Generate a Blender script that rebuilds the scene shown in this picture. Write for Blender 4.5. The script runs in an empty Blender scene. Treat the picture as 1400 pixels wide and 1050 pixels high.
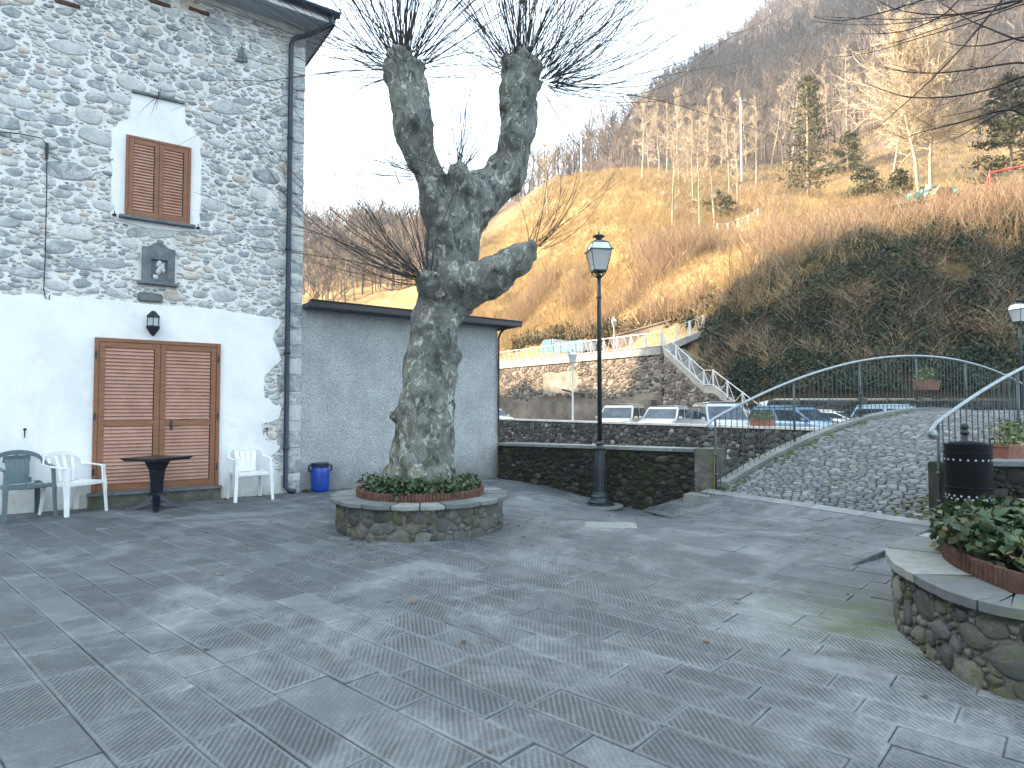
import bpy, bmesh, math, random
import numpy as np
from mathutils import Vector, Matrix, noise as mnoise
R_ = math.radians
sc = bpy.context.scene
col = sc.collection

# ---------------------------------------------------------------- camera
FPX = 870.0; EYE = 1.42
PITCH = math.atan(33 / FPX)
cam = bpy.data.cameras.new('camera'); camo = bpy.data.objects.new('camera', cam)
col.objects.link(camo); sc.camera = camo
cam.sensor_width = 36; cam.lens = FPX / 1400 * 36
cam.clip_start = 0.05; cam.clip_end = 3000
camo.location = (0, 0, EYE); camo.rotation_euler = (math.pi / 2 + PITCH, 0, 0)

# ---------------------------------------------------------------- sky, sun, exposure
SUN_AZ = -85.0; SUN_EL = 27.0
w = bpy.data.worlds.new('World'); sc.world = w; w.use_nodes = True
nt = w.node_tree; nt.nodes.clear()
sky = nt.nodes.new('ShaderNodeTexSky'); sky.sky_type = 'NISHITA'; sky.sun_disc = False
sky.sun_elevation = R_(SUN_EL); sky.sun_rotation = R_(SUN_AZ % 360)
sky.air_density = 1.0; sky.dust_density = 4.0; sky.ozone_density = 1.0; sky.altitude = 300
hs = nt.nodes.new('ShaderNodeHueSaturation'); hs.inputs['Saturation'].default_value = 0.60
bg = nt.nodes.new('ShaderNodeBackground'); bg.inputs[1].default_value = 0.15
wo = nt.nodes.new('ShaderNodeOutputWorld')
nt.links.new(sky.outputs[0], hs.inputs['Color']); tn = nt.nodes.new('ShaderNodeMix'); tn.data_type = 'RGBA'; tn.blend_type = 'MULTIPLY'; tn.inputs[0].default_value = 1; tn.inputs[7].default_value = (.90, 1.025, 1.03, 1)
nt.links.new(hs.outputs[0], tn.inputs[6]); nt.links.new(tn.outputs[2], bg.inputs[0]); nt.links.new(bg.outputs[0], wo.inputs[0])
sl = bpy.data.lights.new('sun', 'SUN'); sl.energy = 4.5; sl.angle = R_(0.5); sl.color = (1.0, 0.75, 0.49)
so = bpy.data.objects.new('sun', sl); col.objects.link(so)
sunv = Vector((math.sin(R_(SUN_AZ)) * math.cos(R_(SUN_EL)), math.cos(R_(SUN_AZ)) * math.cos(R_(SUN_EL)), math.sin(R_(SUN_EL))))
so.rotation_euler = sunv.to_track_quat('Z', 'Y').to_euler(); so.location = sunv * 100
vs = sc.view_settings
vs.view_transform = 'Standard'; vs.look = 'None'; vs.gamma = 1; vs.use_curve_mapping = False
vs.exposure = 2.75
sc.cycles.use_denoising = True
sc.cycles.max_bounces = 6; sc.cycles.diffuse_bounces = 4; sc.cycles.glossy_bounces = 3
sc.cycles.transmission_bounces = 6; sc.cycles.transparent_max_bounces = 8

# ---------------------------------------------------------------- frames
rng = np.random.default_rng(7); random.seed(7)
cp, sp_ = math.cos(PITCH), math.sin(PITCH)
def ray(u, v):
    a = (u - 700) / FPX; b = (525 - v) / FPX
    return Vector((a, cp - b * sp_, sp_ + b * cp))
def AT(u, v, Y):
    d = ray(u, v); k = Y / d.y
    return Vector((d.x * k, Y, EYE + d.z * k))
def GP(u, v, z=0.0):
    d = ray(u, v); k = (z - EYE) / d.z
    return Vector((d.x * k, d.y * k, z))
V2 = lambda x, y: Vector((x, y, 0))
UPV = Vector((0, 0, 1))
d1 = V2(.817, .576).normalized(); w1 = V2(d1.y, -d1.x)      # house wall direction, its outward normal
C0 = V2(-3.60, 10.85)                                       # right corner of the house
def HP(u, v):                                               # picture point on the facade -> (t leftwards, z)
    d = ray(u, v); o = Vector((0, 0, EYE))
    k = (C0 - o).dot(w1) / d.dot(w1); p = o + d * k
    return (-(p - C0).dot(d1), p.z)
def H(t, z, out=0.0): return C0 - d1 * t + w1 * out + UPV * z
def SH(s, z, out=0.0): return C0 + d1 * s + w1 * out + UPV * z
w2 = V2(.492, -.870).normalized(); d2 = V2(-w2.y, w2.x)      # along the river bank, across the river
S2 = V2(3.15, 9.72) - d2 * .10 - w2 * 5.37
SPAN = 11.4; FA = 10.25
def plaza_z(x, y): return -.30 * math.exp(-((x - 2.3) ** 2 + (y - 10.6) ** 2) / 3.4)
def RV(a, b, z=0.0): return S2 + d2 * a + w2 * b + UPV * z

# ---------------------------------------------------------------- object helpers
def tag(o, label=None, cat=None, group=None, kind=None):
    if label: o['label'] = label
    if cat: o['category'] = cat
    if group: o['group'] = group
    if kind: o['kind'] = kind
    return o
def empty(name, loc=(0, 0, 0), rz=0.0, label=None, cat=None, group=None):
    o = bpy.data.objects.new(name, None); col.objects.link(o)
    o.location = loc; o.rotation_euler = (0, 0, rz); o.empty_display_size = .2
    return tag(o, label, cat, group)
def children(o): return [c for c in bpy.data.objects if c.parent == o]
def copy_tree(o, parent=None):
    c = o.copy(); col.objects.link(c)
    if parent: c.parent = parent
    for ch in children(o): copy_tree(ch, c)
    return c
def obj_from(me, name, m, parent=None, smooth=False, kind=None):
    if m is not None: me.materials.append(m)
    if smooth: me.polygons.foreach_set('use_smooth', [True] * len(me.polygons))
    o = bpy.data.objects.new(name, me); col.objects.link(o)
    if parent is not None:
        o.parent = parent
        if not parent.get('_local') : o.matrix_parent_inverse = parent.matrix_basis.inverted()
    if kind: o['kind'] = kind
    return o
class MB:
    """Collects faces; one random value per piece goes into the face attribute 'rnd'."""
    def __init__(s): s.v = []; s.f = []; s.r = []; s.cur = 0.5
    def add(s, vs, fs, r=None):
        b = len(s.v); s.v.extend([tuple(p) for p in vs]); s.f.extend([tuple(i + b for i in f) for f in fs])
        s.r.extend([s.cur if r is None else r] * len(fs))
    def box(s, c, size, rot=None, taper=1.0, r=None):
        x, y, z = [q / 2 for q in size]
        P = [Vector((sx * x * (taper if sz > 0 else 1), sy * y * (taper if sz > 0 else 1), sz * z)) for sz in (-1, 1) for sy in (-1, 1) for sx in (-1, 1)]
        if rot is not None: P = [rot @ p for p in P]
        c = Vector(c); P = [p + c for p in P]
        s.add(P, [(0, 2, 3, 1), (4, 5, 7, 6), (0, 1, 5, 4), (2, 6, 7, 3), (0, 4, 6, 2), (1, 3, 7, 5)], r)
    def obox(s, p0, ax, ay, az, r=None):
        """box from corner p0 with three edge vectors"""
        p0 = Vector(p0); P = [p0, p0 + ax, p0 + ax + ay, p0 + ay]; P += [p + az for p in P]
        s.add(P, [(0, 3, 2, 1), (4, 5, 6, 7), (0, 1, 5, 4), (1, 2, 6, 5), (2, 3, 7, 6), (3, 0, 4, 7)], r)
    def tube(s, pts, rad, n=8, cap=True, r=None):
        pts = [Vector(p) for p in pts]; m = len(pts)
        rads = rad if isinstance(rad, (list, tuple)) else [rad] * m
        V = []; up = None
        for i, p in enumerate(pts):
            t = (pts[min(i + 1, m - 1)] - pts[max(i - 1, 0)]).normalized()
            if up is None: up = t.orthogonal().normalized()
            up = (up - t * up.dot(t))
            up = up.normalized() if up.length > 1e-6 else t.orthogonal().normalized()
            sd = t.cross(up)
            for k in range(n):
                a = 2 * math.pi * k / n
                V.append(p + (up * math.cos(a) + sd * math.sin(a)) * rads[i])
        F = [(i * n + k, i * n + (k + 1) % n, (i + 1) * n + (k + 1) % n, (i + 1) * n + k) for i in range(m - 1) for k in range(n)]
        if cap: F += [tuple(reversed(range(n))), tuple((m - 1) * n + k for k in range(n))]
        s.add(V, F, r)
    def lathe(s, prof, c=(0, 0, 0), n=24, r=None, rot=0.0, cap=True):
        c = Vector(c); V = []
        for (rr, z) in prof:
            for k in range(n):
                a = 2 * math.pi * k / n + rot; V.append(c + Vector((rr * math.cos(a), rr * math.sin(a), z)))
        m = len(prof)
        F = [(i * n + k, i * n + (k + 1) % n, (i + 1) * n + (k + 1) % n, (i + 1) * n + k) for i in range(m - 1) for k in range(n)]
        if cap: F += [tuple(reversed(range(n))), tuple((m - 1) * n + k for k in range(n))]
        s.add(V, F, r)
    def prism(s, poly, off, r=None):
        """polygon (list of Vectors) extruded by vector off"""
        n = len(poly); P = [Vector(p) for p in poly]; Q = [p + off for p in P]
        s.add(P + Q, [tuple(range(n)), tuple(reversed(range(n, 2 * n)))] + [(i, i + n, (i + 1) % n + n, (i + 1) % n) for i in range(n)], r)
    def build(s, name, m, parent=None, smooth=False, kind=None, bevel=0.0, fixn=True):
        me = bpy.data.meshes.new(name); me.from_pydata(s.v, [], s.f)
        a = me.attributes.new('rnd', 'FLOAT', 'FACE'); a.data.foreach_set('value', s.r)
        if fixn:
            bm = bmesh.new(); bm.from_mesh(me); bmesh.ops.recalc_face_normals(bm, faces=bm.faces)
            if bevel > 0:
                bmesh.ops.bevel(bm, geom=bm.edges, offset=bevel, segments=2, affect='EDGES', clamp_overlap=True)
            bm.to_mesh(me); bm.free()
        return obj_from(me, name, m, parent, smooth, kind)
def np_mesh(name, verts, faces, rnd, m, parent=None, smooth=False, kind=None):
    """verts (N,3), faces (M,k) same k"""
    me = bpy.data.meshes.new(name); N = len(verts); M, k = faces.shape
    me.vertices.add(N); me.vertices.foreach_set('co', np.ascontiguousarray(verts, dtype=np.float32).ravel())
    me.loops.add(M * k); me.loops.foreach_set('vertex_index', np.ascontiguousarray(faces, dtype=np.int32).ravel())
    me.polygons.add(M); me.polygons.foreach_set('loop_start', np.arange(0, M * k, k, dtype=np.int32))
    if rnd is not None:
        a = me.attributes.new('rnd', 'FLOAT', 'FACE'); a.data.foreach_set('value', np.ascontiguousarray(rnd, dtype=np.float32))
    me.update(calc_edges=True); me.validate()
    return obj_from(me, name, m, parent, smooth, kind)
def seg_mesh(P0, P1, R0, R1, k=3):
    """tubes for arrays of segments -> verts, quads"""
    P0 = np.asarray(P0, float); P1 = np.asarray(P1, float); R0 = np.asarray(R0, float); R1 = np.asarray(R1, float)
    T = P1 - P0; T /= np.linalg.norm(T, axis=1)[:, None] + 1e-9
    A = np.where(np.abs(T[:, 2:3]) > .9, np.array([[1., 0, 0]]), np.array([[0, 0, 1.]]))
    U = np.cross(T, A); U /= np.linalg.norm(U, axis=1)[:, None] + 1e-9; W = np.cross(T, U)
    n = len(P0); V = np.zeros((n, 2, k, 3))
    for j in range(k):
        a = 2 * math.pi * j / k; D = U * math.cos(a) + W * math.sin(a)
        V[:, 0, j] = P0 + D * R0[:, None]; V[:, 1, j] = P1 + D * R1[:, None]
    base = np.arange(n)[:, None] * 2 * k; F = []
    for j in range(k):
        j2 = (j + 1) % k; F.append(np.concatenate([base + j, base + j2, base + k + j2, base + k + j], 1))
    return V.reshape(-1, 3), np.stack(F, 1).reshape(-1, 4)
def leaf_mesh(C, size, n_bias=None, aspect=.55, jitter=.35):
    """one quad leaf per centre, random orientation"""
    n = len(C); N = rng.normal(size=(n, 3))
    if n_bias is not None: N += n_bias
    N /= np.linalg.norm(N, axis=1)[:, None]
    A = rng.normal(size=(n, 3)); U = np.cross(N, A); U /= np.linalg.norm(U, axis=1)[:, None] + 1e-9; W = np.cross(N, U)
    s = size * (1 + jitter * rng.uniform(-1, 1, n))[:, None]
    V = np.stack([C - U * s, C - W * s * aspect + N * s * .15, C + U * s, C + W * s * aspect + N * s * .15], 1).reshape(-1, 3)
    return V, np.arange(n * 4).reshape(-1, 4)

# ---------------------------------------------------------------- materials
def newmat(name):
    m = bpy.data.materials.new(name); m.use_nodes = True; t = m.node_tree; t.nodes.clear()
    o = t.nodes.new('ShaderNodeOutputMaterial'); b = t.nodes.new('ShaderNodeBsdfPrincipled'); t.links.new(b.outputs[0], o.inputs[0])
    return m, t, b
class NT:
    def __init__(s, t): s.t = t
    def n(s, typ, **kw):
        q = s.t.nodes.new(typ)
        for k, v in kw.items(): setattr(q, k, v)
        return q
    def l(s, a, b): s.t.links.new(a, b)
    def coord(s, kind='Object', scale=(1, 1, 1), rot=(0, 0, 0)):
        c = s.n('ShaderNodeTexCoord'); m = s.n('ShaderNodeMapping'); m.inputs['Scale'].default_value = scale; m.inputs['Rotation'].default_value = rot
        s.l(c.outputs[kind], m.inputs[0]); return m.outputs[0]
    def noise(s, vec, scale, detail=5, rough=.6, dist=0.0):
        q = s.n('ShaderNodeTexNoise'); q.inputs['Scale'].default_value = scale; q.inputs['Detail'].default_value = detail
        q.inputs['Roughness'].default_value = rough; q.inputs['Distortion'].default_value = dist; s.l(vec, q.inputs['Vector']); return q.outputs[0]
    def ramp(s, fac, stops, interp='LINEAR'):
        q = s.n('ShaderNodeValToRGB'); q.color_ramp.interpolation = interp; e = q.color_ramp.elements
        while len(e) < len(stops): e.new(.5)
        for i, (p, c) in enumerate(stops):
            e[i].position = p; e[i].color = (c[0], c[1], c[2], 1) if not isinstance(c, (int, float)) else (c, c, c, 1)
        s.l(fac, q.inputs[0]); return q.outputs[0]
    def mix(s, f, a, b, mode='MIX'):
        q = s.n('ShaderNodeMix', data_type='RGBA', blend_type=mode)
        for i, x in ((0, f), (6, a), (7, b)):
            if isinstance(x, (int, float)): q.inputs[i].default_value = x
            elif isinstance(x, (tuple, list)): q.inputs[i].default_value = (*x[:3], 1)
            else: s.l(x, q.inputs[i])
        return q.outputs[2]
    def math(s, op, a, b=0.0, clamp=False):
        q = s.n('ShaderNodeMath', operation=op); q.use_clamp = clamp
        for i, x in ((0, a), (1, b)):
            if isinstance(x, (int, float)): q.inputs[i].default_value = x
            else: s.l(x, q.inputs[i])
        return q.outputs[0]
    def attr(s, name='rnd'):
        q = s.n('ShaderNodeAttribute', attribute_name=name); return q.outputs['Fac']
    def bump(s, h, strength=.5, dist=.01, normal=None):
        q = s.n('ShaderNodeBump'); q.inputs['Strength'].default_value = strength; q.inputs['Distance'].default_value = dist
        s.l(h, q.inputs['Height'])
        if normal is not None: s.l(normal, q.inputs['Normal'])
        return q.outputs[0]
def G(name, stops, nscale=3.0, use='noise', mottle=.3, mscale=20.0, bump=.3, bscale=40.0, bdist=.01, rough=.8, moss=None, metal=0.0, stretch=(1, 1, 1), spec=.4, contrast=(.35, .65)):
    """general surface: ramp over noise or the per-piece random value, fine mottling, optional moss, bump"""
    m, t, b = newmat(name); q = NT(t); vec = q.coord(scale=stretch)
    if use == 'rnd': base = q.ramp(q.attr(), stops)
    else:
        n1 = q.noise(vec, nscale, 6, .65); lo, hi = contrast
        base = q.ramp(n1, [(lo + (hi - lo) * p, c) for p, c in stops])
    n2 = q.noise(vec, mscale, 5, .7); mot = q.ramp(n2, [(.25, 1 - mottle), (.75, 1 + mottle * .6)])
    base = q.mix(1.0, base, mot, 'MULTIPLY')
    if moss:
        mc, ms, lo, hi = moss; n3 = q.noise(q.coord(), ms, 6, .7); f = q.ramp(n3, [(lo, 0), (hi, 1)]); base = q.mix(f, base, mc)
    q.l(base, b.inputs['Base Color']); b.inputs['Roughness'].default_value = rough; b.inputs['Metallic'].default_value = metal
    b.inputs['Specular IOR Level'].default_value = spec
    if bump > 0: q.l(q.bump(q.noise(vec, bscale, 6, .7), bump, bdist), b.inputs['Normal'])
    return m
def plain(name, c, rough=.5, metal=0.0, var=.12, scale=12, bump=.05, spec=.5):
    return G(name, [(0, tuple(x * (1 - var) for x in c)), (1, tuple(min(1, x * (1 + var)) for x in c))], nscale=scale, mottle=var, mscale=scale * 6, bump=bump, bscale=90, bdist=.003, rough=rough, metal=metal, spec=spec)
def glassy(name, c=(.03, .04, .05), rough=.06):
    m, t, b = newmat(name); b.inputs['Base Color'].default_value = (*c, 1); b.inputs['Roughness'].default_value = rough; b.inputs['Specular IOR Level'].default_value = .9; return m
M = {}
def m_house_stone():
    m, t, b = newmat('house_stone'); q = NT(t)
    base = q.ramp(q.attr(), [(0, (.17, .19, .21)), (.18, (.36, .39, .41)), (.4, (.25, .28, .30)), (.55, (.46, .48, .48)), (.7, (.58, .59, .57)), (.82, (.37, .39, .39)), (.92, (.62, .54, .46)), (1, (.46, .37, .31))])
    base = q.mix(1.0, base, q.ramp(q.noise(q.coord(), 26, 6, .75), [(.3, .68), (.7, 1.22)]), 'MULTIPLY')
    f = q.ramp(q.noise(q.coord(), 7, 7, .75, .5), [(.44, 0), (.64, .85)]); base = q.mix(f, base, (.66, .65, .63))
    q.l(base, b.inputs['Base Color']); b.inputs['Roughness'].default_value = .88
    q.l(q.bump(q.noise(q.coord(), 45, 6, .75), .8, .012), b.inputs['Normal']); return m
M['house_stone'] = m_house_stone()
M['mortar'] = G('lime_mortar', [(0, (.62, .58, .53)), (.5, (.78, .76, .73)), (1, (.84, .83, .81))], nscale=5, mottle=.14, mscale=40, bump=.7, bscale=35, bdist=.015, rough=.95)
def m_plaster():
    m, t, b = newmat('white_plaster'); q = NT(t); v = q.coord(); c = q.n('ShaderNodeTexCoord'); sx = q.n('ShaderNodeSeparateXYZ'); q.l(c.outputs['Object'], sx.inputs[0])
    base = q.ramp(q.noise(v, 1.2, 6, .65), [(.35, (.74, .75, .75)), (.5, (.83, .84, .84)), (.65, (.88, .88, .88))])
    base = q.mix(q.ramp(q.noise(q.coord(scale=(1, 1, .35)), 2.2, 8, .75, .5), [(.54, 0), (.72, .35)]), base, (.60, .60, .57))
    low = q.math('ADD', sx.outputs[2], q.math('MULTIPLY', q.math('SUBTRACT', q.noise(q.coord(), 4, 6, .75), .5), .8))
    base = q.mix(q.ramp(low, [(.0, .75), (.12, .5), (.42, 0)]), base, (.38, .37, .33))
    # crack = q.n('ShaderNodeTexVoronoi', feature='DISTANCE_TO_EDGE'); crack.inputs['Scale'].default_value = .8; q.l(q.noise(v, 3, 4, .6), crack.inputs['Vector']) if False else q.l(v, crack.inputs['Vector'])
    q.l(base, b.inputs['Base Color']); b.inputs['Roughness'].default_value = .92; q.l(q.bump(q.noise(v, 9, 7, .7), .45, .02), b.inputs['Normal']); return m
M['plaster'] = m_plaster()
def m_dash():
    m, t, b = newmat('pebbledash'); q = NT(t); v = q.coord(); c = q.n('ShaderNodeTexCoord'); sx = q.n('ShaderNodeSeparateXYZ'); q.l(c.outputs['Object'], sx.inputs[0])
    base = q.ramp(q.noise(v, 2.0, 6, .7), [(.3, (.46, .49, .50)), (.5, (.59, .61, .62)), (.7, (.70, .71, .71))])
    base = q.mix(1.0, base, q.ramp(q.noise(v, 48, 4, .8), [(.36, .42), (.5, 1.0), (.68, 1.3)]), 'MULTIPLY')
    base = q.mix(q.ramp(q.noise(q.coord(scale=(1, 1, .22)), 3.0, 7, .75, .4), [(.52, 0), (.72, .4)]), base, (.34, .36, .35))
    low = q.math('ADD', sx.outputs[2], q.math('MULTIPLY', q.math('SUBTRACT', q.noise(v, 3, 6, .75), .5), 1.0))
    base = q.mix(q.ramp(low, [(.0, .75), (.15, .5), (.5, 0)]), base, (.22, .23, .21))
    q.l(base, b.inputs['Base Color']); b.inputs['Roughness'].default_value = .96; q.l(q.bump(q.noise(v, 42, 4, .8), 1.0, .05), b.inputs['Normal']); return m
M['plaster_dash'] = m_dash()
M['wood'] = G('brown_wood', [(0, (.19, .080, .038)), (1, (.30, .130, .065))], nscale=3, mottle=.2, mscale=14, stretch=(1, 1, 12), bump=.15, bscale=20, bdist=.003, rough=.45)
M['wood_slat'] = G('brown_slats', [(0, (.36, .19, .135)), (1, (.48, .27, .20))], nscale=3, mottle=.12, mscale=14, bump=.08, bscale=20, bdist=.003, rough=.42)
M['slate'] = G('slate_sill', [(0, (.10, .115, .13)), (1, (.20, .215, .225))], nscale=6, mottle=.25, mscale=30, bump=.4, bscale=30, rough=.7)
M['iron'] = plain('dark_iron', (.028, .034, .040), rough=.5, metal=.3)
M['lamp_metal'] = plain('lamp_paint', (.030, .042, .047), rough=.42, metal=.25, var=.2)
M['gutter'] = plain('dark_gutter', (.035, .045, .07), rough=.4, metal=.3)
M['shed_gutter'] = plain('brown_gutter', (.035, .028, .03), rough=.4, metal=.2)
M['soffit'] = plain('soffit_grey', (.42, .44, .48), rough=.85)
M['fascia'] = plain('white_fascia', (.72, .73, .75), rough=.6)
M['rooftile'] = G('roof_tiles', [(0, (.06, .07, .09)), (1, (.14, .14, .16))], nscale=5, mottle=.3, bump=.4)
M['chair_white'] = plain('white_plastic', (.80, .80, .79), rough=.38, var=.04, bump=0)
M['chair_green'] = plain('green_plastic', (.10, .145, .16), rough=.4, var=.1, bump=0)
M['table_blue'] = plain('table_blue', (.008, .010, .020), rough=.3, var=.15, bump=.02)
M['barrel'] = plain('blue_plastic', (.012, .055, .32), rough=.35, var=.15, bump=.02)
M['black_plastic'] = plain('black_plastic', (.006, .007, .009), rough=.6, bump=0, spec=.12)
M['terracotta'] = G('terracotta', [(0, (.06, .030, .022)), (1, (.145, .068, .048))], nscale=9, mottle=.3, mscale=40, bump=.3, rough=.85, moss=((.06, .05, .03), 6, .58, .75))
M['trough'] = plain('trough_terracotta', (.26, .11, .08), rough=.8, var=.2)
M['soil'] = G('planter_soil', [(0, (.035, .026, .018)), (1, (.09, .07, .045))], nscale=14, mottle=.4, bump=1, bscale=30, bdist=.03)
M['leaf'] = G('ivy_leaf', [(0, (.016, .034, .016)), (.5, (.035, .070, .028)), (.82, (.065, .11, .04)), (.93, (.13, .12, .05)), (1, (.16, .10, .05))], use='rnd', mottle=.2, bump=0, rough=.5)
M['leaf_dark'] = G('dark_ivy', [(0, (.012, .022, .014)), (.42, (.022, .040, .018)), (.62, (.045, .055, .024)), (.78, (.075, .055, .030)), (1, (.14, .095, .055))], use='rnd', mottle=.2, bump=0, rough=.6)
M['leaf_mix'] = G('trough_leaf', [(0, (.04, .09, .03)), (.5, (.10, .17, .05)), (.8, (.22, .24, .10)), (1, (.42, .30, .16))], use='rnd', mottle=.1, bump=0, rough=.55)
M['needle'] = G('conifer_needles', [(0, (.025, .035, .018)), (.6, (.06, .07, .03)), (1, (.15, .135, .06))], use='rnd', mottle=.1, bump=0, rough=.7)
M['planter_stone'] = G('planter_stone', [(0, (.05, .055, .06)), (.35, (.11, .11, .105)), (.6, (.18, .17, .15)), (.8, (.075, .08, .09)), (1, (.27, .265, .25))], use='rnd', mottle=.5, mscale=16, bump=1.0, bscale=22, bdist=.02, rough=.9, moss=((.10, .105, .045), 3.0, .48, .68))
M['planter_mortar'] = G('planter_mortar', [(0, (.07, .07, .062)), (1, (.21, .20, .185))], nscale=6, mottle=.4, bump=.8, bscale=30, bdist=.02, rough=.95, moss=((.09, .10, .045), 2.5, .45, .68))
M['cap_stone'] = G('cap_stone', [(0, (.11, .12, .125)), (.5, (.17, .185, .18)), (1, (.27, .28, .27))], use='rnd', mottle=.3, mscale=14, bump=.6, bscale=20, bdist=.01, rough=.85, moss=((.13, .15, .07), 4, .55, .75))
M['dark_stone'] = G('dark_stone', [(0, (.015, .016, .015)), (.5, (.034, .033, .030)), (.85, (.060, .056, .049)), (1, (.13, .115, .10))], use='rnd', mottle=.5, mscale=14, bump=1, bscale=20, bdist=.02, rough=.95, moss=((.030, .042, .018), 2.2, .46, .65))
M['dark_mortar'] = G('dark_mortar', [(0, (.018, .018, .016)), (1, (.055, .052, .045))], nscale=5, mottle=.4, bump=.8, bscale=25, bdist=.02, rough=.95, moss=((.025, .035, .015), 2.2, .46, .65))
M['far_stone'] = G('bank_wall_stone', [(0, (.030, .032, .036)), (.45, (.075, .075, .078)), (.8, (.125, .12, .115)), (.95, (.20, .19, .18)), (1, (.34, .33, .31))], use='rnd', mottle=.4, mscale=10, bump=.8, bscale=15, bdist=.02, rough=.95)
M['far_mortar'] = G('bank_wall_mortar', [(0, (.03, .03, .03)), (1, (.08, .077, .072))], nscale=4, mottle=.3, bump=.5, rough=.95)
M['ret_stone'] = G('retaining_stone', [(0, (.06, .055, .05)), (.5, (.15, .13, .115)), (1, (.32, .28, .24))], use='rnd', mottle=.4, mscale=6, bump=.8, bscale=8, bdist=.04, rough=.95)
M['ret_mortar'] = G('retaining_mortar', [(0, (.09, .078, .066)), (.5, (.17, .145, .125)), (1, (.28, .245, .21))], nscale=.45, mottle=.35, mscale=5, bump=.6, rough=.95)
M['concrete'] = G('concrete', [(0, (.24, .24, .23)), (1, (.42, .41, .39))], nscale=2, mottle=.2, mscale=12, bump=.4, rough=.9)
M['pale_cap'] = G('pale_coping', [(0, (.50, .49, .46)), (1, (.68, .66, .62))], nscale=2, mottle=.15, mscale=12, bump=.3, rough=.85)
M['white_rail'] = plain('white_rail_paint', (.66, .67, .66), rough=.6, var=.1)
M['rail_steel'] = plain('galvanised_rail', (.30, .34, .36), rough=.45, metal=.5, var=.15)
M['bar_steel'] = plain('railing_bars', (.075, .095, .10), rough=.5, metal=.4, var=.2)
M['bark_far'] = G('pale_bark', [(0, (.22, .17, .12)), (1, (.46, .38, .28))], nscale=3, mottle=.3, mscale=10, bump=0, rough=.95)
M['twig_far'] = G('sunlit_twigs', [(0, (.32, .25, .17)), (1, (.56, .47, .35))], use='rnd', mottle=.2, bump=0, rough=.95)
M['twig_brown'] = G('reddish_twigs', [(0, (.18, .115, .075)), (.6, (.37, .26, .165)), (1, (.56, .43, .28))], use='rnd', mottle=.2, bump=0, rough=.95)
M['forest'] = G('forest_bark', [(0, (.085, .068, .062)), (.6, (.15, .12, .105)), (1, (.24, .20, .17))], use='rnd', mottle=.2, bump=0, rough=.95)
M['grass_dry'] = G('dry_grass', [(0, (.24, .15, .07)), (.5, (.44, .31, .15)), (.85, (.58, .45, .24)), (1, (.40, .36, .15))], use='rnd', mottle=.1, bump=0, rough=.9)
M['shoot'] = G('plane_shoots', [(0, (.028, .026, .026)), (1, (.075, .066, .056))], use='rnd', mottle=.2, bump=0, rough=.7)
M['shoot_dark'] = G('dark_branches', [(0, (.020, .015, .018)), (1, (.05, .038, .04))], use='rnd', mottle=.2, bump=0, rough=.7)
def m_bark():
    m, t, b = newmat('plane_bark'); q = NT(t)
    v = q.coord(scale=(1, 1, .62)); n1 = q.noise(v, 6.0, 5, .68, .9); n2 = q.noise(v, 10.0, 5, .7, .9); n3 = q.noise(q.coord(), 2.0, 4, .6); n4 = q.noise(q.coord(scale=(1, 1, .5)), 70, 5, .7)
    base = q.ramp(n1, [(.36, (.055, .060, .055)), (.44, (.14, .15, .135)), (.52, (.25, .26, .23)), (.58, (.15, .155, .125)), (.68, (.22, .225, .19))], 'LINEAR')
    pale = q.ramp(n2, [(.565, 0), (.60, 1)]); base = q.mix(pale, base, (.47, .475, .42))
    dark = q.ramp(n3, [(.38, 1), (.52, 0)]); base = q.mix(q.math('MULTIPLY', dark, .6), base, (.030, .032, .030))
    # lichen and moss low on the trunk
    c = q.n('ShaderNodeTexCoord'); s = q.n('ShaderNodeSeparateXYZ'); q.l(c.outputs['Object'], s.inputs[0])
    low = q.ramp(q.math('MULTIPLY', s.outputs[2], .5), [(.25, 1), (.75, 0)])
    mo = q.math('MULTIPLY', low, q.ramp(q.noise(q.coord(), 5, 6, .7), [(.45, 0), (.62, 1)])); base = q.mix(q.math('MULTIPLY', mo, .7), base, (.11, .115, .055))
    base = q.mix(1.0, base, q.ramp(n4, [(.25, .6), (.75, 1.25)]), 'MULTIPLY')
    q.l(base, b.inputs['Base Color']); b.inputs['Roughness'].default_value = .85
    h = q.math('ADD', q.math('MULTIPLY', n2, .6), q.math('MULTIPLY', n4, .25)); q.l(q.bump(h, 1.0, .045), b.inputs['Normal']); return m
M['bark'] = m_bark()
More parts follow.
